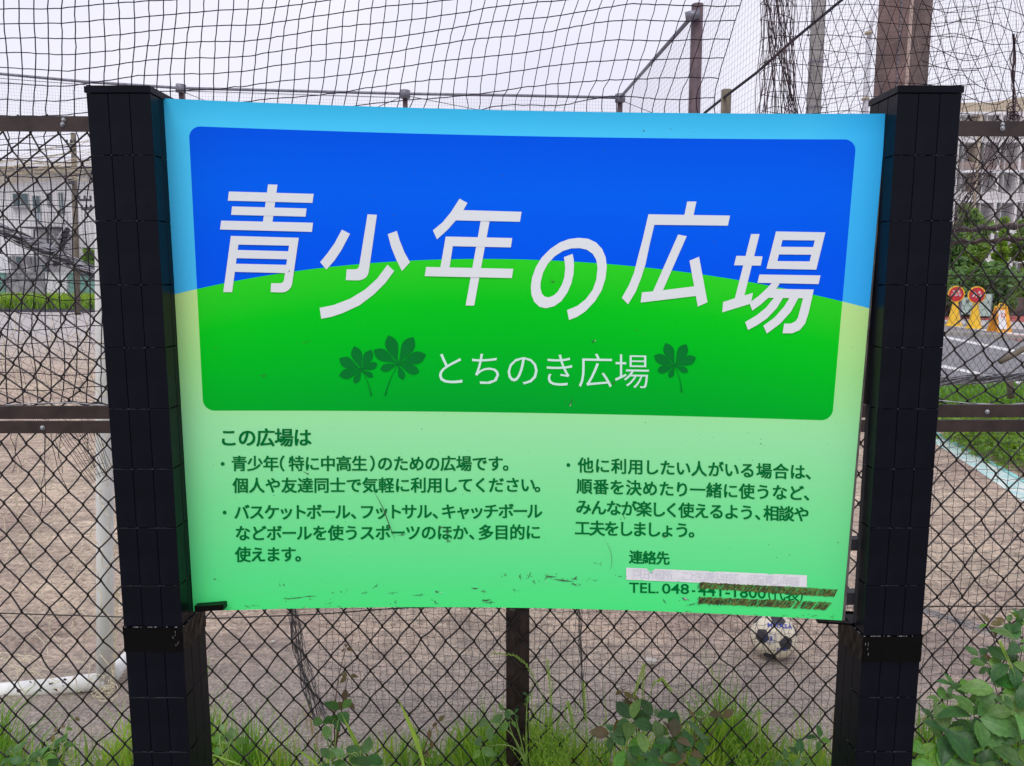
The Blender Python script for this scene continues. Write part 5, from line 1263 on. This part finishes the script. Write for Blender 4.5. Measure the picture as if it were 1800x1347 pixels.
cone(1712, 578, 508, 'yellow cone with round red board, standing in front of the pale green panels', 1, 2)
g = G(1757, 584); k = float(g[1])/F; X, Y = float(g[0]), float(g[1])
t = thing('floor_sign', 'yellow folding floor sign with white front sheet, rightmost on the road', 'sign stand', (X, Y, 0))
H_ = 43*k; wd = 10.5*k
for s_, nm in ((-1, 'front_board'), (1, 'back_board')):
    q = MB(); c = np.array([X, Y, 0]); b0 = c+np.array([-.35*s_*-1*0+0, s_*.28, 0]); q.add([c+(-wd*1.25, s_*.26, 0), c+(wd*1.25, s_*.26, 0), c+(wd*.85, s_*.05, H_), c+(-wd*.85, s_*.05, H_), c+(-wd*1.25, s_*.26+.05, 0), c+(wd*1.25, s_*.26+.05, 0), c+(wd*.85, s_*.05+.05, H_), c+(-wd*.85, s_*.05+.05, H_)],
        [(0, 1, 2, 3), (7, 6, 5, 4), (0, 4, 5, 1), (3, 2, 6, 7), (0, 3, 7, 4), (1, 5, 6, 2)]); child(q.build(nm, M['cone_orange']), t)
q = MB(); c = np.array([X, Y, 0]); q.add([c+(-wd*1.02, -.245, H_*.14), c+(wd*.35, -.245, H_*.14), c+(wd*.25, -.085, H_*.9), c+(-wd*.78, -.085, H_*.9)], [(0, 1, 2, 3)]); child(q.build('white_sheet', M['white_face']), t)
q = MB(); th = np.linspace(0, 2*math.pi, 20); zz = H_*.70
q.tube([(X-wd*.35+wd*.3*math.cos(a), Y-.19-.03, zz+wd*.35*math.sin(a)) for a in th], .012, 4); child(q.build('red_ring', M['red_face']), t)
q = MB(); q.box((X-wd*.8, Y-.08, H_), (X+wd*.8, Y+.12, H_+.05)); q.tube([(X-wd*.5, Y, H_+.05), (X-wd*.4, Y, H_+.12), (X+wd*.4, Y, H_+.12), (X+wd*.5, Y, H_+.05)], .02, 5); child(q.build('handle', M['cone']), t)
for (x0, x1, yt, yb_, lab) in ((1689, 1715, 523, 553, 'pale green barrier panel behind the left cone gap'), (1717, 1743, 517, 556, 'taller pale green barrier panel right of the second cone')):
    t = thing('barrier_panel', lab, 'barrier', tuple(P(x0, yb_, 31)*[1, 1, 0]))
    q = MB(); fbox(q, x0, yt, x1, yb_, 31, .05); child(q.build('panel_sheet', M['pale_panel']), t)
    q = MB(); fbox(q, x0-.5, yt, x0+.8, 560, 31, .09, 0, .02); fbox(q, x1-.8, yt, x1+.5, 560, 31, .09, 0, .02); child(q.build('panel_leg', M['galv']), t)
    q = MB(); c = P((x0+x1)/2, yt+7, 30.9); th = np.linspace(0, 2*math.pi, 14); q.tube([(c[0]+.05*math.cos(a), 30.93, c[2]+.05*math.sin(a)) for a in th], .02, 4); child(q.build('hole_rim', M['darksteel']), t)
    for kx in range(3):
        q = MB(); fbox(q, x0+3, yt+13+kx*6, x1-3, yt+15+kx*6, 31, .01, 0, .015); child(q.build('corrugation', M['pale_panel']), t)

# ------------------------------------------------------------------ FOREGROUND GRASS AND PLANTS
def gx(R):
    x = R.uniform(-2.0, 2.0); y = R.uniform(1.60, 2.42)-.05*abs(math.sin(x*3)); return x, y
def blades(name, label, n, h0, m_, seed, wd, ylo, yhi, dens=None):
    R = np.random.default_rng(seed); q = MB(); V = []; Fc = []; i = 0
    CL = [(R.uniform(-2.0, 2.0), R.uniform(ylo+.1, yhi), R.uniform(.025, .085), R.uniform(.9, 2.1)) for _ in range(95)]
    while i < n:
        if R.random() < .62:
            c_ = CL[int(R.integers(0, len(CL)))]; x = c_[0]+R.normal(0, c_[2]); y = c_[1]+R.normal(0, c_[2]*.8); boost = c_[3]*math.exp(-((x-c_[0])**2)/(2.2*c_[2]**2))+.35
            if not ylo < y < yhi+.05: continue
        else:
            x = R.uniform(-2.1, 2.1); y = R.uniform(ylo, yhi); boost = .75
        dd = .5+.5*math.sin(x*5.1+1)*math.sin(x*2.3+y*4)+.22*math.exp(-((x-.22)/.16)**2)+.1*math.sin(x*23+y*9)
        if R.random() > .45+dd: continue
        if abs(x-(xl+PW/2)) < PW/2+.01 and y < YP+PD+.01: continue
        if abs(x-(xr_+PW/2)) < PW/2+.01 and y < YP+PD+.01: continue
        i += 1
        hh = h0*R.uniform(.45, 1.15)*(.80+.3*max(0, dd))*boost*(1.4 if R.random() < .05 else 1); an = R.uniform(0, 6.3); ln = hh*abs(R.normal(.30, .42)); dx, dy = math.cos(an)*ln, math.sin(an)*ln
        w_ = wd*R.uniform(.6, 1.5); sa = R.uniform(0, math.pi); ox, oy = math.cos(sa)*w_, math.sin(sa)*w_*.6; b0 = len(V)
        for (t, ww) in ((0, .8), (.3, 1), (.6, .85), (.85, .5), (1, .03)):
            z = hh*t*(1-.22*(ln/hh)*t*t*1.2); V.append((x+dx*t*t-ox*ww/2, y+dy*t*t-oy*ww/2, z)); V.append((x+dx*t*t+ox*ww/2, y+dy*t*t+oy*ww/2, z))
        Fc += [(b0+2*k, b0+2*k+1, b0+2*k+3, b0+2*k+2) for k in range(4)]
    q.add(V, Fc); return tag(q.build(name, m_), label, 'grass', kind='stuff')
blades('grass', 'fresh green grass growing along the foot of the fence', 24000, .110, M['grass'], 31, .0040, 1.45, 2.45)
blades('grass', 'yellow green grass blades mixed along the foot of the fence', 12000, .115, M['grass2'], 32, .0036, 1.55, 2.40)
M['dry'] = leafmat('dry_grass', (.34, .28, .14), (.20, .16, .09), 40)
blades('grass', 'dry straw coloured blades lying among the green grass', 1800, .10, M['dry'], 33, .0030, 1.50, 2.55)
def bunch(px, py, n, h, wpx, m_, label, seed):
    R = np.random.default_rng(seed); q = MB(); b0 = P(px, py, 1.98)
    for k in range(n):
        x = b0[0]+R.normal(0, wpx/F*1.3); y = 1.97+R.normal(0, .03); hh = h*R.uniform(.6, 1.15); an = R.uniform(0, 6.3); ln = hh*abs(R.normal(.1, .22))
        t = np.linspace(0, 1, 7); cv_ = R.normal(0, .012)
        p = np.stack([x+math.cos(an)*ln*t**2+cv_*np.sin(t*5), y+math.sin(an)*ln*t**2*.5, hh*t*(1-.12*t)], -1); q.tube(p, np.linspace(.0016, .0007, 7), 3, cap=False)
        if R.random() < .7:
            for j in range(9):
                i = 3+j//3; u = (j % 3)/3; c = p[i]*(1-u)+p[min(6, i+1)]*u; sg = 1 if j % 2 else -1
                q.add([c, c+(sg*.004, 0, .004), c+(sg*.007, 0, .011), c+(sg*.002, 0, .007)], [(0, 1, 2, 3)])
    return tag(q.build('seeding_grass', m_), label, 'grass', kind='stuff')
bunch(975, 1330, 90, .44, 34, M['grass2'], 'dense bunch of thin seeding grass right of the centre post', 61)
bunch(1065, 1330, 40, .36, 26, M['grass'], 'thin grass bunch between centre post and leafy creeper', 62)
bunch(1360, 1335, 60, .33, 60, M['grass2'], 'fine grass bunch in front of the football side of the fence', 63)
bunch(860, 1335, 34, .30, 40, M['grass'], 'fine grass bunch left of the centre post', 64)
bunch(690, 1335, 44, .30, 60, M['grass2'], 'fine grass bunch left of the broad upright blade', 65)
bunch(430, 1335, 26, .28, 30, M['grass2'], 'fine grass bunch beside the left hand post', 66)
bunch(60, 1335, 26, .26, 60, M['grass2'], 'fine grass bunch at the lower left corner', 67)
# tall grass stalks with seed heads
def stalk(pts, label, seeds=True):
    q = MB(); a = np.array(pts, float); n = 24; s_ = np.linspace(0, 1, n); u = np.linspace(0, 1, len(a))
    X = np.interp(s_, u, a[:, 0]); Yp = np.interp(s_, u, a[:, 1]); p3 = P(X, Yp, a[0, 2]); q.tube(p3, np.linspace(.0016, .0007, n), 5)
    o = q.build('seeding_grass', M['stemg'], smooth=True); tag(o, label, 'grass', 'tall seeding grass stalks')
    if seeds:
        q = MB()
        for k in range(26):
            t = .45+.55*k/26; i = min(n-2, int(t*(n-1))); p = p3[i]+(p3[i+1]-p3[i])*(t*(n-1)-i); sd_ = 1 if k % 2 else -1
            d_ = (p3[i+1]-p3[i]); d_ /= np.linalg.norm(d_); nn = np.array([-d_[2], 0, d_[0]])*sd_; e = p+d_*.011+nn*.0045; mm_ = (p+e)/2
            q.add([p, mm_+nn*.0018, e, mm_-nn*.0018], [(0, 1, 2, 3)])
        so_ = q.build('seed_head', M['grass2']); so_.parent = o
for (pts, lab) in (([(968, 1330, 1.98), (960, 1240, 0), (943, 1200, 0), (925, 1168, 0), (905, 1152, 0), (865, 1148, 0)], 'tall grass stalk arching left across the centre fence post'),
    ([(975, 1330, 1.98), (970, 1260, 0), (966, 1200, 0), (962, 1160, 0)], 'upright seeding grass stalk just right of the centre post'),
    ([(1040, 1340, 1.95), (1032, 1290, 0), (1028, 1240, 0), (1026, 1200, 0)], 'straight grass stalk with seeds right of the centre post'),
    ([(1130, 1340, 1.98), (1130, 1260, 0), (1130, 1210, 0), (1132, 1168, 0)], 'thin grass stalk standing left of the white pebble'),
    ([(1128, 1340, 1.96), (1110, 1240, 0), (1120, 1205, 0), (1131, 1172, 0)], 'thin grass stalk leaning right up to the white pebble'),
    ([(1140, 1340, 1.94), (1136, 1240, 0), (1150, 1200, 0), (1165, 1193, 0), (1180, 1215, 0)], 'grass stalk bent over like a hook below the pebble'),
    ([(1000, 1340, 1.96), (1010, 1290, 0), (1004, 1260, 0), (998, 1235, 0)], 'short leaning grass stalk between centre post and leafy plant'),
    ([(1336, 1340, 1.96), (1336, 1310, 0), (1335, 1280, 0), (1334, 1252, 0)], 'grass stalk rising alone below the football'),
    ([(1648, 1340, 1.9), (1640, 1290, 0), (1650, 1260, 0), (1690, 1235, 0)], 'seeding grass stalk in front of the leaves beside the right post'),
    ([(1800, 1260, 1.9), (1785, 1190, 0), (1770, 1155, 0), (1758, 1128, 0)], 'seeding grass stalk leaning left over the big leaves at the right edge')):
    stalk(pts, lab)
# leaves: serrated, folded along the midrib
def leafmesh(name, m_, serr=True):
    prof = [(0, .0), (.05, .07), (.12, .14), (.20, .20), (.28, .245), (.36, .27), (.44, .28), (.52, .275), (.60, .25), (.68, .215), (.76, .17), (.84, .12), (.91, .07), (1.0, 0)]
    V = []; q = MB(); L = []; Rr = []; C_ = []
    for i, (t, w_) in enumerate(prof):
        z = .05*math.sin(t*3)-.22*t*t; k = 1+(.06 if (i % 2 and serr) else -.05)
        C_.append((0, t, z)); L.append((-w_*k, t+(.025 if i % 2 else 0), z+w_*.34)); Rr.append((w_*k, t+(.025 if i % 2 else 0), z+w_*.34))
    V = C_+L+Rr; n = len(prof); f = []
    for i in range(n-1): f += [(i, i+1, n+i+1, n+i), (i, 2*n+i, 2*n+i+1, i+1)]
    me_ = bpy.data.meshes.new(name); me_.from_pydata(V, [], f); me_.materials.append(m_); me_.validate()
    me_.polygons.foreach_set('use_smooth', [True]*len(me_.polygons)); return me_
def veins(m):
    n = m.node_tree.nodes; l = m.node_tree.links; b = n['Principled BSDF']
    t = n.new('ShaderNodeTexCoord'); sx = n.new('ShaderNodeSeparateXYZ'); l.new(t.outputs['Object'], sx.inputs[0])
    def mt(op, a, b_=None, c=None):
        x = n.new('ShaderNodeMath'); x.operation = op
        for i, q in enumerate((a, b_, c)):
            if q is None: continue
            if isinstance(q, (int, float)): x.inputs[i].default_value = q
            else: l.new(q, x.inputs[i])
        return x.outputs[0]
    ax = mt('ABSOLUTE', sx.outputs[0]); w_ = mt('SINE', mt('MULTIPLY', mt('SUBTRACT', sx.outputs[1], mt('MULTIPLY', ax, 1.1)), 46.))
    v = mt('MAXIMUM', mt('MULTIPLY', mt('GREATER_THAN', w_, .86), .55), mt('LESS_THAN', ax, .013))
    oi = n.new('ShaderNodeObjectInfo'); rnd = oi.outputs['Random']
    hsv = n.new('ShaderNodeHueSaturation'); src = b.inputs['Base Color'].links[0].from_socket
    l.new(src, hsv.inputs['Color']); l.new(mt('MULTIPLY_ADD', rnd, -.045, .518), hsv.inputs['Hue'])
    l.new(mt('ADD', mt('MULTIPLY_ADD', mt('FRACT', mt('MULTIPLY', rnd, 7.3)), .75, .62), mt('MULTIPLY', v, .55)), hsv.inputs['Value'])
    l.new(mt('MULTIPLY_ADD', mt('FRACT', mt('MULTIPLY', rnd, 3.7)), .3, .8), hsv.inputs['Saturation']); l.new(hsv.outputs[0], b.inputs['Base Color'])
    bp = n.new('ShaderNodeBump'); bp.inputs['Strength'].default_value = .5; bp.inputs['Distance'].default_value = .03; bp.invert = True
    l.new(v, bp.inputs['Height']); l.new(bp.outputs[0], b.inputs['Normal']); b.inputs['Roughness'].default_value = .42
for k_ in ('leafA', 'leafB', 'leafR'): veins(M[k_])
LM = {k: leafmesh('leaf', M[k]) for k in ('leafA', 'leafB', 'leafR')}
def addleaf(par, p, d_, up, size, key):
    d_ = Vector(d_).normalized(); up = Vector(up); x = d_.cross(up).normalized(); up = x.cross(d_)
    Mx = Matrix((x, d_, up)).transposed().to_4x4(); Mx = Matrix.Translation(Vector(p)) @ Mx @ Matrix.Diagonal((size, size, size, 1))
    o = bpy.data.objects.new('leaf', LM[key]); C.objects.link(o); o.parent = par
    o.matrix_parent_inverse = Matrix.Translation(-Vector(par.location)); o.matrix_basis = Mx
def plant(base, tips, label, seed, keys=('leafA', 'leafB'), size=.06, whorl=5, Y=1.9, group=None, stem='stem', stemr=.0018):
    """base px, list of (px,py,Y) leaf whorls each on its own stem"""
    R = np.random.default_rng(seed); b0 = P(base[0], base[1], Y)
    t = thing('creeping_plant', label, 'plant', (float(b0[0]), float(Y), max(0., float(b0[2])-.15)), group)
    q = MB(); LO = []
    for (px, py, Y2, sz) in tips:
        e = P(px, py, Y2); s_ = np.linspace(0, 1, 9)[:, None]; p = b0*(1-s_)+e*s_; p[:, 2] += .03*np.sin(s_[:, 0]*math.pi); p[:, 0] += R.normal(0, .012)*np.sin(s_[:, 0]*math.pi)
        q.tube(p, np.linspace(stemr, stemr*.55, 9), 5); LO.append((e, sz, p))
    child(q.build('stem', M[stem], smooth=True), t)
    for (e, sz, p) in LO:
        n = whorl; a0 = R.uniform(0, 6.3)
        for k in range(n):
            an = a0+2*math.pi*k/n+R.normal(0, .2); 
            # whorl faces the light and the open side of the fence (towards the viewer)
            tilt = Vector((R.normal(0, .42), -.60+R.normal(0, .35), .80)).normalized()
            e1 = tilt.cross(Vector((1, 0, 0))).normalized(); e2 = tilt.cross(e1)
            d_ = e1*math.cos(an)+e2*math.sin(an)+tilt*R.uniform(-.15, .12)
            addleaf(t, Vector(e)+d_*sz*.12, d_, tilt, sz*R.uniform(.75, 1.35), keys[int(R.integers(0, len(keys)))])
    return t
# right cluster
S_ = .062
plant((1790, 1345), [(1755, 1215, 1.9, .068), (1715, 1260, 1.86, .07), (1785, 1250, 1.84, .075), (1665, 1290, 1.86, .06), (1740, 1310, 1.82, .075)], 'large dark leaved creeper spreading at the lower right corner', 41, Y=1.88)
plant((1760, 1345), [(1790, 1130, 1.93, .06), (1775, 1165, 1.92, .055), (1800, 1195, 1.9, .055), (1735, 1170, 1.95, .034), (1792, 1092, 1.96, .034)], 'creeper stems with dark leaves climbing the fence at the right edge', 42, Y=1.94)
plant((1660, 1345), [(1655, 1232, 1.95, .032), (1640, 1265, 1.92, .036), (1672, 1205, 1.96, .028), (1655, 1310, 1.85, .055), (1690, 1330, 1.82, .065), (1630, 1330, 1.84, .05)], 'light green creeper just right of the right hand post', 43, ('leafB', 'leafA', 'leafB'), Y=1.92)
plant((1700, 1350), [(1700, 1225, 1.94, .05), (1725, 1285, 1.88, .065), (1765, 1335, 1.80, .08), (1795, 1310, 1.80, .07), (1710, 1350, 1.78, .075), (1650, 1355, 1.8, .06)], 'mid green creeper filling the lowest right part of the verge', 44, Y=1.88)
plant((1775, 1240), [(1738, 1098, 1.98, .03), (1722, 1155, 1.99, .035), (1770, 1095, 1.99, .026), (1798, 1105, 1.97, .04)], 'thin reddish shoot with small young leaves at the right edge', 45, ('leafB', 'leafR', 'leafA'), Y=1.96, whorl=4)
# centre cluster
plant((1140, 1345), [(1110, 1268, 1.9, .05), (1150, 1262, 1.92, .05), (1180, 1290, 1.9, .05), (1100, 1315, 1.86, .05), (1135, 1330, 1.82, .05)], 'green creeper with broad leaves right of the centre post', 46, ('leafA', 'leafA', 'leafB'), Y=1.9)
plant((1180, 1345), [(1185, 1300, 1.86, .052), (1160, 1335, 1.82, .05), (1210, 1325, 1.84, .05), (1230, 1300, 1.9, .042), (1075, 1290, 1.9, .05)], 'dark creeper low in the grass under the phone number corner', 47, ('leafA', 'leafR', 'leafA'), Y=1.88)
plant((1215, 1340), [(1243, 1257, 1.95, .034), (1270, 1265, 1.95, .032), (1222, 1262, 1.95, .024)], 'small shoot with three upright light leaves left of the football', 48, ('leafB', 'leafB', 'leafR'), Y=1.92, whorl=2)
plant((1120, 1300), [(1095, 1215, 1.97, .026), (1112, 1248, 1.96, .032), (1125, 1240, 1.96, .03)], 'reddish young creeper shoot below the white pebble', 49, ('leafR', 'leafB'), Y=1.94, whorl=3)
plant((925, 1345), [(885, 1252, 1.95, .024), (905, 1255, 1.96, .02), (862, 1272, 1.9, .034), (896, 1268, 1.92, .03), (845, 1315, 1.88, .04), (928, 1222, 1.97, .014)], 'thin creeper with pale leaves at the foot of the centre post', 50, ('leafB', 'leafA'), Y=1.94, whorl=3, stem='stemg')
# left cluster
plant((585, 1345), [(572, 1272, 1.92, .042), (590, 1262, 1.93, .04), (600, 1250, 1.93, .05)], 'green broad leaved seedling in front of the bunched net', 51, ('leafB', 'leafA'), Y=1.9, whorl=3, stem='stemg')
plant((588, 1335), [(608, 1140, 1.99, .016), (612, 1190, 1.98, .026), (605, 1235, 1.96, .034)], 'tall thin reddish shoot climbing the fence left of centre', 52, ('leafR',), Y=1.94, whorl=3)
plant((640, 1350), [(610, 1335, 1.84, .05), (640, 1330, 1.84, .045), (582, 1338, 1.84, .045)], 'low broad leaves in the grass left of centre', 53, ('leafA', 'leafB'), Y=1.84, whorl=4, stem='stemg')
plant((100, 1345), [(92, 1322, 1.88, .036), (108, 1310, 1.9, .030), (70, 1335, 1.85, .034)], 'small round leaved plant in the grass at lower left', 54, ('leafB', 'leafA'), Y=1.88, whorl=4, stem='stemg')
plant((110, 1345), [(115, 1280, 1.95, .022), (97, 1290, 1.95, .018), (130, 1262, 1.96, .014)], 'slim shoot with red tip leaves at lower left by the goal bar', 55, ('leafB', 'leafR'), Y=1.93, whorl=2, stem='stemg')
plant((395, 1345), [(392, 1290, 1.94, .030), (412, 1300, 1.93, .028), (380, 1310, 1.92, .028)], 'light green seedling right of the left hand post', 56, ('leafB',), Y=1.9, whorl=3, stem='stemg')
plant((735, 1350), [(770, 1270, 1.96, .018), (756, 1300, 1.95, .022), (745, 1325, 1.92, .022)], 'thin red stemmed seedling between left plants and centre post', 57, ('leafR',), Y=1.92, whorl=2)
plant((1400, 1350), [(1440, 1300, 1.9, .03), (1405, 1330, 1.88, .036), (1380, 1340, 1.86, .034)], 'low mixed leaves in the grass left of the right hand post', 58, ('leafB', 'leafA'), Y=1.88, whorl=4, stem='stemg')
plant((40, 1350), [(20, 1330, 1.86, .032), (45, 1340, 1.84, .034)], 'small dark leaves in the grass at the lower left corner', 59, ('leafA',), Y=1.86, whorl=4, stem='stemg')
# broad single blades
for (x0, y0, x1, y1, lab) in ((745, 1350, 698, 1225, 'broad upright yellow green blade between left plants and centre post'), (640, 1350, 600, 1255, 'broad dark green blade beside the tall shoot'), (430, 1350, 350, 1320, 'broad bending blade at the foot of the left hand post'), (560, 1350, 512, 1310, 'short broad blade left of the seedling')):
    q = MB(); t = np.linspace(0, 1, 9); p = P(x0+(x1-x0)*t**1.3, y0+(y1-y0)*t, 1.86+.02*t); w_ = .0065*np.sin(math.pi*np.clip(t*.85+.15, 0, 1)); v = np.concatenate([p-np.stack([w_, 0*w_, 0*w_], -1), p+np.stack([0*w_, .003+0*w_, 0*w_], -1), p+np.stack([w_, 0*w_, 0*w_], -1)])
    q.add(v, [(i, 9+i, 10+i, i+1) for i in range(8)]+[(9+i, 18+i, 19+i, 10+i) for i in range(8)]); tag(q.build('broad_blade', M['grass2'], smooth=True), lab, 'grass')
print('objects', len(bpy.data.objects))
